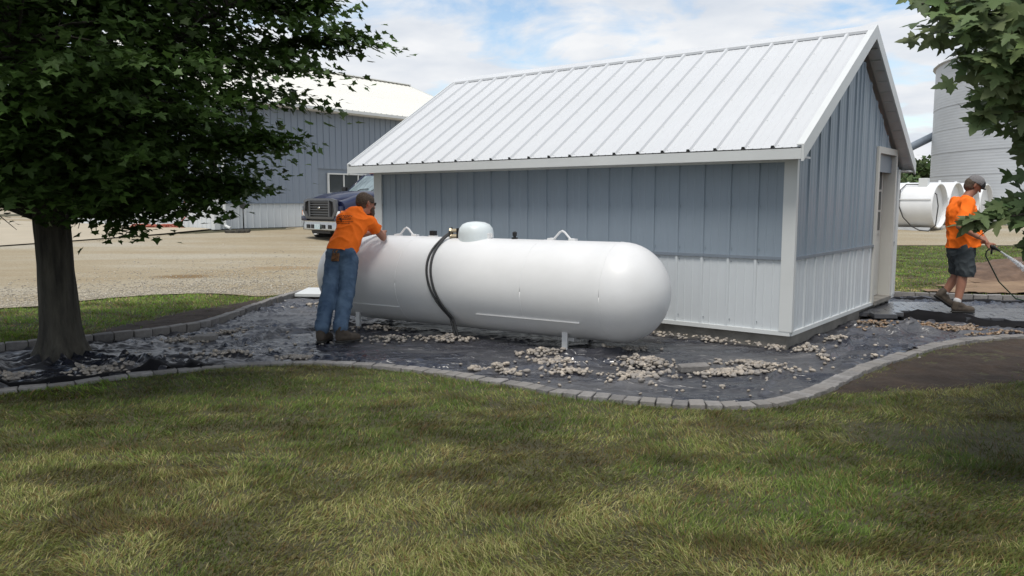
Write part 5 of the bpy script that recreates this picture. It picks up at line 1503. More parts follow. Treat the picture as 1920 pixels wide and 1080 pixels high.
    cab = body.build('cab', P, t)
    up = MB(); up.rings([[(-2.08, -.80, 2.02), (-2.08, .80, 2.02), (-3.55, .80, 2.05), (-3.55, -.80, 2.05)], [(-2.15, -.76, 2.09), (-2.15, .76, 2.09), (-3.5, .76, 2.11), (-3.5, -.76, 2.11)]])
    up.build('cab_roof', P, t, angle=50)
    for s in (-1, 1):
        pl = MB()
        pl.tube([(-1.47, s * .97, 1.37), (-2.10, s * .79, 2.05)], .045, 6); pl.tube([(-2.75, s * .98, 1.38), (-2.75, s * .81, 2.05)], .05, 6); pl.tube([(-3.6, s * .98, 1.38), (-3.5, s * .80, 2.05)], .07, 6)
        pl.build('cab_pillar', P, t, smooth=True)
        w = MB(); w.add([(-1.60, s * .975, 1.385), (-3.6, s * .975, 1.385), (-3.5, s * .80, 2.03), (-2.12, s * .80, 2.03)], [(0, 1, 2, 3)]); w.build('side_window', M['glass_dark'], t)
        w = MB(); w.bbox(-2.95, -1.62, min(s * 1.0, s * 1.035), max(s * 1.0, s * 1.035), .50, 1.36, .01); d = w.build('door', P, t)
        MB().bbox(-2.85, -2.65, min(s * 1.04, s * 1.065), max(s * 1.04, s * 1.065), 1.14, 1.18, .008).build('handle', C, d)
        w = MB(); w.tube([(-1.70, s * 1.0, 1.42), (-1.68, s * 1.25, 1.50)], .015, 6); w.bbox(-1.74, -1.64, min(s * 1.18, s * 1.38), max(s * 1.18, s * 1.38), 1.40, 1.68, .03); w.build('mirror', K, t)
    w = MB(); w.add([(-1.45, -.93, 1.40), (-1.45, .93, 1.40), (-2.08, .76, 2.03), (-2.08, -.76, 2.03)], [(0, 1, 2, 3)]); w.build('windshield', M['windshield'], t)
    w = MB(); w.add([(-3.62, -.93, 1.40), (-3.62, .93, 1.40), (-3.52, .76, 2.03), (-3.52, -.76, 2.03)], [(0, 3, 2, 1)]); w.build('rear_window', M['glass_dark'], t)
    MB().bbox(-1.56, -1.40, -.92, .92, 1.36, 1.42, .01).build('cowl', K, t)
    for y in (-.5, .25):
        MB().tube([(-1.43, y, 1.43), (-1.60, y + .25, 1.585), (-1.62, y + .62, 1.60)], .012, 6).build('wiper', K, t)
    for k in range(5):
        y = -.52 + k * .26
        MB().bbox(-2.22, -2.12, y - .055, y + .055, 2.10, 2.145, .015).build('clearance_light', M['red_lens'], t)
    # chassis, bed, wheels
    MB().box(-6.2, -.2, -.45, .45, .38, .58).build('chassis', K, t)
    b = MB(); b.box(-6.2, -3.85, -1.12, 1.12, .72, .80); b.box(-6.2, -3.85, -1.12, -1.06, .80, 1.45); b.box(-6.2, -3.85, 1.06, 1.12, .80, 1.45); b.box(-3.91, -3.85, -1.06, 1.06, .80, 1.5); b.box(-6.2, -6.14, -1.06, 1.06, .80, 1.45)
    b.build('truck_bed', P, t)
    tyre = [(.24, -.14), (.36, -.145), (.42, -.12), (.43, -.08), (.43, .08), (.42, .12), (.36, .145), (.24, .14)]
    for x in (-.92, -4.9):
        for s in (-1, 1):
            T = Matrix.Translation((x, s * .93, .35)) @ Matrix.Rotation(R(90), 4, 'X')
            if x > -2: T = Matrix.Translation((x + .12, s * .90, .36)) @ Matrix.Rotation(R(-18), 4, 'Z') @ Matrix.Rotation(R(90), 4, 'X')
            wh = MB().lathe(tyre + [tyre[0]], 32, T).build('wheel', M['tyre'], t, angle=40)
            MB().lathe([(.001, -.06), (.10, -.08), (.17, -.03), (.22, -.09), (.24, -.12), (.24, .12), (.22, .09), (.17, .03), (.10, .08), (.001, .06)], 24, T).build('rim', C, wh, angle=30)
build_truck()

# ------------------------------------------------------------------ yard tanks at the right
def yard_tank(x, y, D, L, label, box=False):
    th = math.atan2(-.725, .688)
    z = Tz1(y) - .12
    t = empty('storage_tank', (x, y, z), th, label, 'storage tank', 'white storage tanks in the yard')
    r_ = D / 2; zc = .17 + r_
    prof = [(.001, -L), (r_ * .6, -L - .0), (r_ - .03, -L + .03), (r_, -L + .10), (r_, -.02), (r_ - .02, 0), (r_ - .05, 0), (r_ - .055, -.16), (r_ * .5, -.13), (.001, -.11)]
    b = MB(); b.lathe(prof, 40, Matrix.Translation((0, 0, zc)) @ Matrix.Rotation(R(90), 4, 'Y')); b.build('tank_shell', M['tank_far'], t, angle=35)
    MB().box(-L, -.05, -r_ - .012, -r_ + .02, zc + r_ * .28, zc + r_ * .28 + .03).build('side_rail', M['tank_far'], t)
    b = MB(); b.box(-L, -.1, -r_ * .8, -r_ * .7, 0, .22); b.box(-L, -.1, r_ * .7, r_ * .8, 0, .22); b.box(-L, .2, -r_ * 1.0, r_ * 1.0, -.04, .03); b.build('skid', M['lattice'], t)
    b = MB()
    for xx in (-L * .8, -L * .45, -L * .12): b.lathe([(.05, 0), (.05, .08), (.001, .09)], 10, Matrix.Translation((xx, 0, zc + r_ - .01)))
    b.build('filler_cap', M['tank_far'], t)
    if box:
        b = MB(); b.bbox(-.62, -.32, -r_ * .55, -r_ * .25, zc + r_ * .72, zc + r_ * 1.22, .02); b.build('pump_box', M['trim_white'], t)
        b = MB(); b.tube([(-.62, -r_ * .5, zc + r_ * .95), (-1.05, -r_ * .5, zc + r_ * .95), (-1.12, -r_ * .9, zc + r_ * .7), (-1.1, -r_ * 1.04, zc), (-.95, -r_ * 1.0, zc - r_ * .5), (-.65, -r_ * .95, .25), (-.4, -r_ * .9, .12), (-.1, -r_ * .9, .1), (.1, -r_ * .8, .3), (.15, -r_ * .8, zc), (.05, -r_ * .7, zc + r_ * .5), (-.3, -r_ * .5, zc + r_ * .8)], .02, 7)
        b.build('fuel_hose', M['black_rubber'], t, smooth=True)
    return t
yard_tank(15.30, 28.4, 1.62, 5.5, 'nearest white yard tank, with pump box and black hose loop, right of the shed', True)
yard_tank(16.75, 29.9, 1.66, 5.5, 'second white yard tank, its end just left of the walking man')
yard_tank(18.20, 31.4, 1.66, 5.5, 'third white yard tank, mostly hidden by the walking man')
yard_tank(19.65, 32.9, 1.66, 5.5, 'last white yard tank, its end showing over the walking man\'s shoulder')

# ------------------------------------------------------------------ grain bins
def corrugated(r_, h, rings, z0=0.0, n=96, pitch=.25, amp=.02):
    prof = []
    k = int(h / pitch * 4)
    for i in range(k + 1):
        z = h * i / k
        prof.append((r_ + amp * math.sin(2 * math.pi * z / pitch), z0 + z))
    return prof
def bin_(x, y, r_, h, label, group=None):
    t = empty('grain_bin', (x, y, Tz1(y) - .05), 0, label, 'grain bin')
    nr = max(2, round(h / 1.12)); hh = h / nr
    for i in range(nr):
        rr_ = r_ + (.012 if i % 2 else 0)
        b = MB(); b.rings([[(q[0] * math.cos(2 * math.pi * k / 96), q[0] * math.sin(2 * math.pi * k / 96), q[1]) for k in range(96)] for q in corrugated(rr_, hh - .01, 0, i * hh, pitch=.14, amp=.004)], caps=False)
        b.build('wall_ring', M['silo'], t, smooth=True)
    b = MB(); b.lathe([(r_ + .15, h - .05), (r_ * .5, h + r_ * .27), (.7, h + r_ * .50), (.7, h + r_ * .56), (.001, h + r_ * .6)], 48); b.build('roof', M['silo'], t, angle=30)
    for k in range(24):
        a = 2 * math.pi * k / 24
        MB().tube([(math.cos(a) * (r_ + .1), math.sin(a) * (r_ + .1), h), (math.cos(a) * .8, math.sin(a) * .8, h + r_ * .49)], .05, 5).build('roof_rib', M['silo'], t)
    return t
bin_(30.1, 39.8, 8.2, 8.1, 'tall galvanised grain bin with corrugated rings behind the right tree')
b = MB(); b.tube([(15.5, 45.0, 1.1), (24.6, 43.5, 5.9)], .22, 10); 
tag(b.build('auger_tube', M['pipe_grey'], None, smooth=True), 'slanted grey auger tube running up to the grain bin', 'auger')
# low white corrugated shed wall seen between leaves
w_ = empty('corrugated_shed', (20.6, 33.0, Tz1(33)), R(-8), 'low white corrugated steel building behind the walking man at the far right', 'building')
for i in range(26):
    o = link('panel', panel_mesh(.38, .78, .78, M['lattice'], rib=.04, rw=.06), w_); o.location = (i * .38, 0, 0.05)
MB().box(0, 9.88, .02, 4, 0, .8).build('wall_core', M['lattice'], w_)
MB().box(-.1, 9.98, -.1, 4.1, .82, .88).build('roof', M['roof_barn'], w_)

# ------------------------------------------------------------------ leaves and trees
def maple_leaf(m=None):
    # five lobed outline, folded a little along the midrib; 12 triangles
    o = [(0, 0), (.42, -.12), (.36, .10), (.68, .34), (.38, .42), (.22, .60), (0, 1.0), (-.22, .60), (-.38, .42), (-.68, .34), (-.36, .10), (-.42, -.12)]
    c = (0, .22)
    V = [(c[0], c[1], 0)] + [(x, y, .10 * abs(x) - .12 * y * y * .5) for x, y in o]
    F = [(0, i, i + 1) for i in range(1, len(o))] + [(0, len(o), 1)]
    return np.array(V, float), np.array(F)
LV, LF = maple_leaf()
def toothed_leaf():
    h = [(.02, 0), (.20, -.10), (.42, -.12), (.35, .01), (.30, .09), (.50, .14), (.74, .34), (.57, .35), (.50, .47), (.36, .40), (.20, .42), (.27, .60), (.17, .65), (.14, .80)]
    o = h + [(0, 1.02)] + [(-x, y) for x, y in h[::-1]]
    V = [(0, .22, 0)] + [(x, y, .14 * abs(x) - .16 * y * y - .10 * x * x) for x, y in o]
    n = len(o)
    return np.array(V, float), np.array([(0, i, i % n + 1) for i in range(1, n + 1)])
DV, DF = toothed_leaf()
SV = np.array([(0, 0, 0), (.5, .1, .06), (.35, .45, .0), (0, 1, -.08), (-.35, .45, 0), (-.5, .1, .06)], float)
SF = np.array([(0, 1, 2), (0, 2, 3), (0, 3, 4), (0, 4, 5)])
def frames(n, nrm, tip):
    nrm = nrm / np.linalg.norm(nrm, axis=1, keepdims=True)
    tip = tip - nrm * (tip * nrm).sum(1, keepdims=True); tip = tip / (np.linalg.norm(tip, axis=1, keepdims=True) + 1e-9)
    s = np.cross(tip, nrm)
    return np.stack([s, tip, nrm], 2)      # columns
def leaves_mesh(name, P, nrm, tip, size, colr, base=(LV, LF)):
    BV, BF = base
    Fm = frames(len(P), nrm, tip)
    V = np.einsum('nij,kj->nki', Fm, BV) * size[:, None, None] + P[:, None]
    n = len(BV)
    F = (BF[None] + (np.arange(len(P)) * n)[:, None, None]).reshape(-1, 3)
    me = np_mesh(name, V.reshape(-1, 3), F, M['leaf'], False)
    a = me.color_attributes.new('tint', 'FLOAT_COLOR', 'POINT')
    c = np.repeat(np.c_[colr, np.ones(len(P))], n, 0).astype(np.float32)
    a.data.foreach_set('color', c.ravel())
    return me
def leaf_colour(n, base, var=.35, seed=0):
    r_ = np.random.default_rng(seed)
    c = np.array(base)[None] * (1 + var * (r_.uniform(-1, 1, (n, 1)))) * (1 + .1 * r_.uniform(-1, 1, (n, 3)))
    return np.clip(c, 0, 1)

def crown_radius(z):
    return np.interp(z, [1.15, 1.3, 1.5, 1.7, 2.1, 2.6, 3.0, 3.6, 4.1, 4.6, 5.1, 5.5, 5.8], [.7, 1.35, 1.7, 1.95, 2.35, 2.5, 2.85, 2.8, 2.4, 1.9, 1.3, .7, .2])
def big_tree():
    TX, TY = TREE
    t = empty('maple_tree', (TX, TY, 0), 0, 'large maple tree with thick grey trunk and dense dark green crown at the left', 'tree')
    # trunk with flared foot and furrowed bark relief
    prof = [(-.12, .30), (.0, .265), (.06, .24), (.14, .205), (.28, .182), (.5, .168), (.9, .160), (1.3, .158), (1.6, .165), (1.85, .17), (2.3, .14), (3.2, .17), (4.2, .07), (4.9, .04), (5.5, .015)]
    b = MB(); n = 72; rings = []
    zs = np.concatenate([np.arange(-.12, 2.0, .05), np.arange(2.0, 5.5, .2)])
    for z in zs:
        r_ = float(np.interp(z, [p[0] for p in prof], [p[1] for p in prof]))
        ring = []
        for k in range(n):
            a = 2 * math.pi * k / n
            rr_ = r_ * (1 + .09 * math.exp(-max(z, 0) / .2) * math.sin(a * 5 + 1) + .03 * math.sin(a * 3 + z * .8))
            rr_ += .013 * (abs(noise.noise(Vector((math.cos(a) * 7.5, math.sin(a) * 7.5, z * 1.6)))) * 2 - .5)
            ring.append((rr_ * math.cos(a) - .10 * z * .18 - .0, rr_ * math.sin(a), z))
        rings.append(ring)
    b.rings(rings).build('trunk', M['bark'], t, smooth=True)
    r_ = random.Random(21)
    # limbs
    clusters = []
    N = 1050
    while len(clusters) < N:
        z = 1.2 + 4.6 * r_.random() ** 1.1; Rm = float(crown_radius(z))
        rr_ = Rm * (r_.random() ** .42); a = r_.uniform(0, 6.283)
        rr_ *= 1 - .56 * math.exp(-(((a + math.pi) % (2 * math.pi) - math.pi - 1.05) / .75) ** 2)
        rr_ *= 0.88 + .22 * noise.noise(Vector((math.cos(a) * 1.7, math.sin(a) * 1.7, z * 1.1)))
        x, y = rr_ * math.cos(a), rr_ * math.sin(a)
        if z < 2.0 and rr_ < .55: continue
        if r_.random() > (1.0 if z < 4.6 else .6): continue
        clusters.append((x, y, z, a, rr_ / Rm))
    limbs = MB()
    spine = []
    for i in range(16):
        z0 = 1.55 + i * .19; a = i * 2.4 + .5; L = float(crown_radius(z0 + .7)) * .8
        pts = []
        for k in range(6):
            f = k / 5
            pts.append(Vector((L * f * math.cos(a + .15 * math.sin(k)) , L * f * math.sin(a + .15 * math.sin(k)), z0 + .75 * f ** .8 + (.1 if i % 2 else -.05) * f)))
        rad = .085 * (1 - i * .035)
        if i == 0: rad = .09
        limbs = MB().tube(pts, [rad * (1 - .85 * k / 5) for k in range(6)], 8)
        limbs.build('limb', M['bark'], t, smooth=True)
        spine += [pts[k].lerp(pts[k + 1], j / 4) for k in range(5) for j in range(4)][4:] + [pts[5]]
    # the low limb leaving the trunk to the left
    MB().tube([(-.15, -.05, 1.42), (-.42, -.12, 1.52), (-.8, -.2, 1.60), (-1.6, -.4, 1.78)], [.10, .075, .06, .03], 8).build('limb', M['bark'], t, smooth=True)
    spine += [Vector((-.8, -.2, 1.6)), Vector((-1.6, -.4, 1.78))] + [Vector((0, 0, z)) for z in (2, 3, 4, 5, 6)]
    tw = MB()
    for (x, y, z, a, q) in clusters:
        c = Vector((x, y, z)); s = min(spine, key=lambda p: (p - c).length + .5 * max(0, p.z - z))
        m_ = (c + s) / 2 + Vector((0, 0, .06))
        tw.tube([s, m_, c], [.014, .009, .003], 4)
    tag(tw.build('twigs', M['bark'], t), kind='stuff')
    # leaves in flat sprays that reach outward
    rg = np.random.default_rng(77)
    P, Nn, Tp, C_ = [], [], [], []
    per = 78
    cl = np.array([(c[0], c[1], c[2], c[3], c[4]) for c in clusters])
    # pointed sprays that stick out of the outline
    tips = []
    for i in range(230):
        z = rg.uniform(1.35, 4.4); a = rg.uniform(0, 6.283); Rm = float(crown_radius(z)) * (1.0 + rg.uniform(-.05, .08)) * (1 - .56 * math.exp(-(((a + math.pi) % (2 * math.pi) - math.pi - 1.05) / .75) ** 2))
        tips.append((Rm * math.cos(a), Rm * math.sin(a), z, a, 1.0))
    for k in range(9):
        tips.append((2.05 + .125 * k, .1 - .02 * k, 2.94 + .012 * k + .03 * (k % 2), .05, .98)); tips.append((1.75 + .075 * k, -.5, 2.0 + .012 * k, -.2, .98))
    for k in range(6): tips.append((1.55 + .08 * k, -.3, 1.66 + .01 * k, .0, .98)); tips.append((2.2 + .10 * k, .0, 3.3 + .02 * k, .0, .98))
    cl = np.concatenate([cl, np.array(tips)])
    for j, (x, y, z, a, q) in enumerate(cl):
        m = per if q < .97 else 80
        R_ = .30 if q < .97 else .36
        u = rg.normal(size=m) * R_ * (.62 if q < .97 else .75); v = rg.normal(size=m) * R_ * (.60 if q < .97 else .26)
        if q == .98: u = u * .6
        w = rg.normal(size=m) * (.10 if q < .97 else .035)
        ca, sa = math.cos(a), math.sin(a)
        drop = -.16 * np.clip(u, 0, 1) / R_ * .6
        p = np.c_[x + u * ca - v * sa, y + u * sa + v * ca, z + w + drop]
        P.append(p)
        out = np.c_[np.full(m, ca), np.full(m, sa), np.full(m, -.45)] + rg.normal(size=(m, 3)) * .55
        nr = np.c_[np.full(m, .25 * ca), np.full(m, .25 * sa), np.ones(m)] + rg.normal(size=(m, 3)) * .42
        Tp.append(out); Nn.append(nr)
        shade = .65 + .6 * rg.random() + (.55 if (rg.random() < .12 and q > .8) else 0)  # random tone per spray; some outer sprays brightened, sunlit patches put into leaf colour
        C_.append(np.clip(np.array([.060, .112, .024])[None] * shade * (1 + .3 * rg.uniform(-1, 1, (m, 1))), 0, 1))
    nh = 0
    for (hx, hy, hz, ha) in ((.96, -.5, 1.27, -.3), (.75, -.45, 1.36, -.3), (1.15, -.4, 1.38, -.2), (1.62, -.3, 1.44, .0), (1.45, -.25, 1.52, .0), (1.8, -.3, 1.56, .0), (-.9, -.3, 1.36, 3.4), (.4, -.6, 1.42, -.8)):
        m = 60; ca, sa = math.cos(ha), math.sin(ha); u = rg.normal(size=m) * .17; v = rg.normal(size=m) * .10
        P.append(np.c_[hx + u * ca - v * sa, hy + u * sa + v * ca, hz - .12 * np.abs(u) / .17 * .4 + rg.normal(size=m) * .05]); nh += m
        Tp.append(np.c_[np.full(m, ca), np.full(m, sa), np.full(m, -.6)] + rg.normal(size=(m, 3)) * .5); Nn.append(np.c_[np.zeros(m), np.full(m, -.3), np.ones(m)] + rg.normal(size=(m, 3)) * .4)
        C_.append(np.clip(np.array([.060, .112, .024])[None] * (1 + .3 * rg.uniform(-1, 1, (m, 1))), 0, 1))
    P, Nn, Tp, C_ = map(np.concatenate, (P, Nn, Tp, C_))
    keep = P[:, 2] > 1.42 + .32 * (fbm(P[:, 0] * 1.6 + 20, P[:, 1] * 1.6 + 20, 61) - .5) * 2 + .16 * np.clip(P[:, 0] - .9, 0, 2)
    keep[-nh:] = True
    keep &= ~((np.hypot(P[:, 0], P[:, 1]) < .34) & (P[:, 2] < 1.9))
    P, Nn, Tp, C_ = P[keep], Nn[keep], Tp[keep], C_[keep]
    size = rg.uniform(.05, .088, len(P))
    # the 300 leaves nearest the camera on the lit rim are single parts
    wp = P + np.array([TX, TY, 0]) - np.array([0, 0, 1.5])
    ang = wp[:, 2] / np.hypot(wp[:, 0], wp[:, 1])
    vis = (ang < .30) & (wp[:, 0] > -.66 * wp[:, 1])
    score = np.where(vis, size / np.linalg.norm(wp, axis=1), 0)
    idx = np.argsort(-score)[:300]; mask = np.ones(len(P), bool); mask[idx] = False
    o = link('crown', leaves_mesh('crown', P[mask], Nn[mask], Tp[mask], size[mask], C_[mask]), t); tag(o, kind='stuff')
    single_leaves(t, P[idx], Nn[idx], Tp[idx], size[idx], C_[idx])
def single_leaves(parent, P, Nn, Tp, size, C_):
    Fm = frames(len(P), Nn, Tp)
    ms = [leaves_mesh('leaf', np.zeros((1, 3)), np.array([[0, 0, 1.]]), np.array([[0, 1., 0]]), np.ones(1), C_[k:k + 1], (DV, DF)) for k in range(8)]
    for i in range(len(P)):
        o = link('leaf', ms[i % 8], parent)
        Mx = Matrix([[*(Fm[i][r_] * size[i]), P[i][r_]] for r_ in range(3)] + [[0, 0, 0, 1]])
        o.matrix_local = Mx
big_tree()

def near_tree():
    TX, TY = 4.25, 3.55
    t = empty('maple_tree', (TX, TY, 0), 0, 'nearby maple whose leafy branches hang in from the upper right', 'tree')
    b = MB(); b.tube([(0, 0, -.1), (0, 0, .1), (.02, 0, .5), (.03, .02, 1.5), (.05, .05, 2.6), (0, .1, 4.2), (0, .1, 6)], [.24, .19, .15, .14, .12, .08, .02], 20); b.build('trunk', M['bark'], t, smooth=True)
    rg = np.random.default_rng(12)
    P, Nn, Tp, C_ = [], [], [], []
    # visible branches: list of (start, end, leaf count, spread)
    B_ = [((0, 0, 2.3), (-2.42, .10, 2.38), 50, .10), ((0, 0, 2.4), (-2.30, .0, 2.25), 80, .12), ((0, 0, 2.2), (-2.22, -.10, 2.12), 80, .12), ((0, 0, 2.3), (-2.15, .25, 2.36), 90, .15), ((0, 0, 2.5), (-2.05, .1, 2.42), 90, .15),
          ((0, 0, 2.1), (-2.14, -.05, 2.00), 56, .10), ((0, 0, 2.1), (-2.0, .1, 2.12), 80, .14), ((0, 0, 2.0), (-2.02, .20, 1.95), 56, .09),
          ((0, 0, 2.0), (-2.22, -.05, 1.87), 10, .04), ((0, 0, 1.9), (-1.95, .0, 1.80), 40, .08),
          ((0, 0, 1.75), (-1.90, .02, 1.62), 40, .09), ((0, 0, 1.65), (-2.08, .0, 1.475), 30, .06), ((0, 0, 1.6), (-2.22, -.02, 1.41), 15, .035), ((0, 0, 1.55), (-1.92, -.02, 1.42), 36, .07), ((0, 0, 1.5), (-1.88, .03, 1.31), 26, .05), ((0, 0, 1.6), (-1.80, .05, 1.52), 50, .09), ((0, 0, 1.9), (-1.82, .1, 1.72), 50, .10), ((0, 0, 2.0), (-1.85, .15, 1.88), 60, .10), ((0, 0, 1.5), (-1.78, .0, 1.24), 24, .05)]
    for (s, e, n, sp) in B_:
        n = int(n * 1.7); sp *= 1.12
        s, e = np.array(s, float), np.array(e, float)
        pts = [s, s * .6 + e * .4 + np.array([0, 0, .06]), s * .25 + e * .75 + np.array([0, 0, .03]), e]
        MB().tube([tuple(p) for p in pts], [.028, .016, .008, .003], 6).build('branch', M['bark'], t, smooth=True)
        f = 1 - np.abs(rg.normal(size=n)) * .16
        base = s[None] * (1 - f)[:, None] + e[None] * f[:, None]
        taper = (.35 + np.clip((1 - f) * 5, 0, 1))[:, None]
        p = base + rg.normal(size=(n, 3)) * np.array([sp * .8, sp * 1.3, sp])[None] * taper
        P.append(p)
        Tp.append(np.c_[np.full(n, -.7), np.full(n, -.1), np.full(n, -.5)] + rg.normal(size=(n, 3)) * .5)
        Nn.append(np.c_[np.full(n, -.15), np.full(n, -.55), np.full(n, .8)] + rg.normal(size=(n, 3)) * .4)
        C_.append(leaf_colour(n, (.125, .175, .072), .3, n))
    # the body of the crown outside and above the frame
    rgz = rg.uniform(1.9, 5.2, 420); a = rg.uniform(0, 6.283, 420)
    Rm = np.interp(rgz, [1.8, 2.4, 3.4, 4.4, 5.3], [1.1, 1.7, 2.0, 1.6, .4]); rr_ = Rm * rg.random(420) ** .45
    for x, y, z, aa in zip(rr_ * np.cos(a), rr_ * np.sin(a), rgz, a):
        m = 34
        p = np.c_[x + rg.normal(size=m) * .22, y + rg.normal(size=m) * .22, z + rg.normal(size=m) * .09]
        w = p + np.array([TX, TY, 0])
        # keep the view cone free except where branches are listed
        infr = (w[:, 1] > .3) & (np.abs(w[:, 0]) < .665 * w[:, 1]) & ((w[:, 2] - 1.5) / np.maximum(w[:, 1], .1) < .275)
        p = p[~infr]; m = len(p)
        if m == 0: continue
        P.append(p); Tp.append(np.c_[np.full(m, math.cos(aa)), np.full(m, math.sin(aa)), np.full(m, -.5)] + rg.normal(size=(m, 3)) * .5)
        Nn.append(np.c_[np.zeros(m), np.zeros(m), np.ones(m)] + rg.normal(size=(m, 3)) * .4); C_.append(leaf_colour(m, (.075, .125, .038), .3, m))
    P, Nn, Tp, C_ = map(np.concatenate, (P, Nn, Tp, C_))
    size = rg.uniform(.060, .105, len(P))
    w = P + np.array([TX, TY, 0])
    inview = (w[:, 1] > .3) & (w[:, 0] < .665 * w[:, 1]) & ((w[:, 2] - 1.5) / w[:, 1] < .30)
    sc = np.where(inview, size, 0)
    idx = np.argsort(-sc)[:300]; idx = idx[sc[idx] > 0]
    mask = np.ones(len(P), bool); mask[idx] = False
    m1 = mask & inview; m2 = mask & ~inview
    o = link('crown', leaves_mesh('crown', P[m1], Nn[m1], Tp[m1], size[m1], C_[m1], (DV, DF)), t); tag(o, kind='stuff')
    o = link('crown', leaves_mesh('crown', P[m2], Nn[m2], Tp[m2], size[m2], C_[m2]), t); tag(o, kind='stuff')
    single_leaves(t, P[idx], Nn[idx], Tp[idx], size[idx], C_[idx])
near_tree()

def far_tree(x, y, h, w, label, seed):
    t = empty('distant_tree', (x, y, .5), 0, label, 'tree', 'trees on the horizon beyond the tanks')
    MB().tube([(0, 0, 0), (0, 0, h * .6)], [.3, .12], 8).build('trunk', M['bark'], t, smooth=True)
    rg = np.random.default_rng(seed); P = []
    for k in range(34):
        a = rg.uniform(0, 6.28); z = h * rg.uniform(.25, .95); rr_ = w * math.sqrt(max(0, 1 - ((z / h - .55) / .5) ** 2)) * rg.random() ** .5
        P.append(np.array([rr_ * math.cos(a), rr_ * math.sin(a), z])[None] + rg.normal(size=(60, 3)) * np.array([.55, .55, .38]))
    P = np.concatenate(P); n = len(P)
    me = leaves_mesh('crown', P, rg.normal(size=(n, 3)) + [0, 0, .8], rg.normal(size=(n, 3)), rg.uniform(.3, .6, n), leaf_colour(n, (.085, .125, .05), .4, seed), (SV, SF))
    link('crown', me, t)
for i, (x, y, h, w, lb) in enumerate([(38.5, 80, 3.6, 2.6, 'low bushy green tree at the horizon nearest the shed roof'), (41.8, 82, 4.9, 2.2, 'taller round green tree at the horizon beside the grain bin'), (44.5, 84, 3.9, 2.4, 'small dark green tree at the horizon partly behind the grain bin'),
                                   (35.0, 84, 3.8, 2.8, 'green tree at the horizon hidden by the shed'), (-52, 96, 6, 4, 'tree at the horizon beyond the barn')]):
    far_tree(x, y, h, w, lb, 40 + i)

# mound of dug earth and stones at the far right
def mound():
    poly = [(8.6, 14.6), (10.6, 14.2), (12.2, 15.2), (12.0, 16.6), (10.2, 17.0), (8.8, 16.0)]
    c = (10.4, 15.6)
    o = masked_sheet('dirt_mound', poly, .07, lambda X, Y: Tz(Y) + .42 * np.clip(1 - (np.hypot((X - c[0]) / 1.7, (Y - c[1]) / 1.2)) ** 1.6, 0, 1) + .12 * (fbm(X * 4, Y * 4, 4) - .5), mat('dug_red_earth', (0.17, 0.11, 0.075), 0.95, c2=(0.08, 0.05, 0.035), scale=4, bump=0.02, bscale=16), .1, 3)
    tag(o, 'low mound of reddish brown dug earth on the grass right of the walking man', 'dirt mound')
mound()

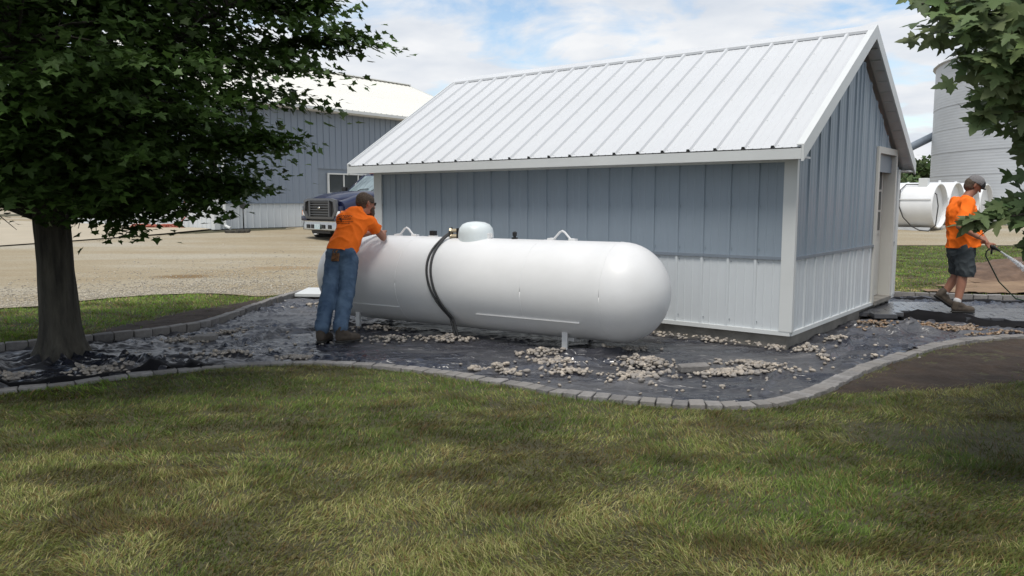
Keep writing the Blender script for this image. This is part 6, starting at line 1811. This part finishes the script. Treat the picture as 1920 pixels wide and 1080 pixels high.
# ------------------------------------------------------------------ grass
def grass(name, region, n, hmin, hmax, wid, label, zoff=0.0, seed=1, palette='dry', lie=1.0, tuft=True):
    rg = np.random.default_rng(seed)
    x, y = region(rg, n)
    bad = inpoly(x, y, BED)
    jx = .22 * (fbm(x * 5, y * 5, 3) - .5) * 2 + .05 * (vnoise(x * 31, y * 31, 6) - .5)
    for poly in (SOILR, SOILL):
        ins = inpoly(x + jx * .5, y + jx * .5, poly); bad |= ins & (rg.random(len(x)) > .004) & (polydist(x, y, poly + poly[:1]) > rg.exponential(.07, len(x)))
    if palette == 'back': bad |= inpoly(x, y, DIRTR) & (rg.random(len(x)) > .12)
    bad |= polydist(x, y, FRONT_S) < .03 + .085 * fbm(x * 4, y * 4, 77) * (x > -1.2)
    bad |= polydist(x, y, BACKL_S) < .075
    bad |= polydist(x, y, BACKR_S) < .09
    ex = np.array([p[0] for p in GRAVEL_EDGE]); ey = np.array([p[1] for p in GRAVEL_EDGE])
    bad |= y > np.interp(x, ex, ey) - .02 + .25 * (fbm(x * 2.5, y * 2.5, 12) - .6)
    bare = fbm(x * 1.1, y * 2.4, 90, 4)
    spot = np.exp(-(((x - 2.55) / .9) ** 2 + ((y - 5.05) / .35) ** 2)) + np.exp(-(((x - 3.6) / .9) ** 2 + ((y - 4.85) / .3) ** 2))
    bad |= (spot * .9 + 1.3 * (bare - .5) + .5 * (vnoise(x * 7, y * 11, 8) - .5) > .52) & (rg.random(len(x)) < .62)
    x, y = x[~bad], y[~bad]; n = len(x)
    big = fbm(x * .55, y * .8, 21, 3); mid = fbm(x * 2.3, y * 3.4, 22, 4); fine = vnoise(x * 17, y * 23, 23)
    ang = 6.283 * fbm(x * .9, y * 1.2, 24, 3) * 2.2 + 2.0 * vnoise(x * 5, y * 5, 44) + rg.normal(size=n) * 1.0
    clump = fbm(x * 5.5, y * 7.5, 25, 3)
    h = (hmin + (hmax - hmin) * np.clip(clump * 1.7 - .35, 0, 1)) * rg.uniform(.6, 1.25, n)
    lean = lie * (.55 + .9 * mid) * rg.uniform(.5, 1.5, n)
    dx, dy = np.cos(ang), np.sin(ang)
    sx, sy = -dy, dx
    # turn blade widths towards random headings
    w = wid * rg.uniform(.6, 1.3, n)
    rt = rg.uniform(0, 6.283, n); sx, sy = np.cos(rt), np.sin(rt)
    z0 = Tz(y) - .03 + .02 * (fbm(x * 0.9, y * 0.9, 3) - 0.5)
    def pt(f, ww):
        px = x + dx * lean * h * f ** 1.6; py = y + dy * lean * h * f ** 1.6; pz = z0 + zoff + h * (f - .28 * f * f * np.minimum(lean, 1.6))
        return np.stack([px - sx * ww, py - sy * ww, pz], 1), np.stack([px + sx * ww, py + sy * ww, pz], 1)
    a0, a1 = pt(0.0, w); b0, b1 = pt(.55, w * .8); c0, _ = pt(1.0, w * 0)
    V = np.stack([a0, a1, b0, b1, c0], 1).reshape(-1, 3)
    F = (np.array([(0, 1, 3), (0, 3, 2), (2, 3, 4)])[None] + (np.arange(n) * 5)[:, None, None]).reshape(-1, 3)
    me = np_mesh(name, V, F, M['grass'])
    if palette == 'dry':
        green = np.array([.056, .100, .016]); olive = np.array([.128, .134, .042]); straw = np.array([.205, .188, .090]); brown = np.array([.110, .074, .030])
        front = np.clip((y - 5.4) / 1.0, 0, 1) * np.clip((1.8 - x) / 1.2, 0, 1)
        dry = np.clip((big - .42) * 2.4 + (mid - .5) * 2.0 - front * .7 + .25 + .25 * np.clip((5.2 - y) / 2, 0, 1) - .7 * np.clip((x - 1.2) / 2, 0, 1) * np.clip((3.6 - y) / .8, 0, 1), 0, 1)
    else:
        green = np.array([.095, .155, .024]); olive = np.array([.11, .14, .032]); straw = np.array([.24, .19, .10]); brown = np.array([.13, .09, .045])
        dry = np.clip((mid - .5) * 1.6 + (.10 if palette == 'strip' else .30 + .4 * np.clip((15.5 - y) / 3, -1, 1)), 0, 1)
    u = rg.random(n)
    c = green[None] * (1 - dry)[:, None] + olive[None] * dry[:, None]
    if palette == 'dry': dry = .18 + .62 * dry; c = green[None] * (1 - dry)[:, None] + olive[None] * dry[:, None]
    dark = np.clip((fbm(x * 2.0, y * 4.2, 55, 4) - .50) * 5, 0, 1)
    st = (u < dry * .40 * (1 - .7 * dark) + .03); br = (~st) & (u > 1 - (.10 + .16 * np.clip((fine - .5) * 2 + dry, 0, 1)))
    c[st] = straw; c[br] = brown
    c = c * rg.uniform(.7, 1.35, n)[:, None] * ((1.28 + .8 * mid) if palette == 'dry' else (1.6 + .9 * mid))[:, None] * np.array([.98, 1.0, .90]) * (1 - .50 * dark[:, None] * np.array([.85, 1.05, 1.0]))
    a = me.color_attributes.new('tint', 'FLOAT_COLOR', 'POINT')
    a.data.foreach_set('color', np.repeat(np.c_[c, np.ones(n)], 5, 0).astype(np.float32).ravel())
    tag(link(name, me), label, 'grass', kind='stuff')
def reg_front(rg, n):
    y = 2.3 + 7.0 * rg.random(n) ** 1.25; x = (rg.random(n) * 2 - 1) * (.74 * y + .6); return x, y
grass('lawn_grass', reg_front, 410000, .018, .050, .0020, 'matted half dry lawn grass filling the foreground before the paver curve', seed=3)
def reg_back(rg, n):
    x = rg.uniform(-10.5, -3.3, n); y = rg.uniform(6.0, 13.2, n); return x, y
grass('lawn_grass', reg_back, 70000, .03, .06, .0042, 'bright green grass strip between the gravel drive and the paver edge', seed=4, palette='strip')
def reg_right(rg, n):
    y = 12.2 + 11 * rg.random(n) ** 1.3; x = 3.5 + rg.random(n) * 13.5; return x, y
def reg_right2(rg, n):
    x, y = reg_right(rg, n); k = (y > 12.9 + 0 * x) | (x > 7.5); return x[k], y[k]
grass('lawn_grass', reg_right2, 110000, .025, .055, .0052, 'patchy green and brown grass behind the walking man', seed=5, palette='back')
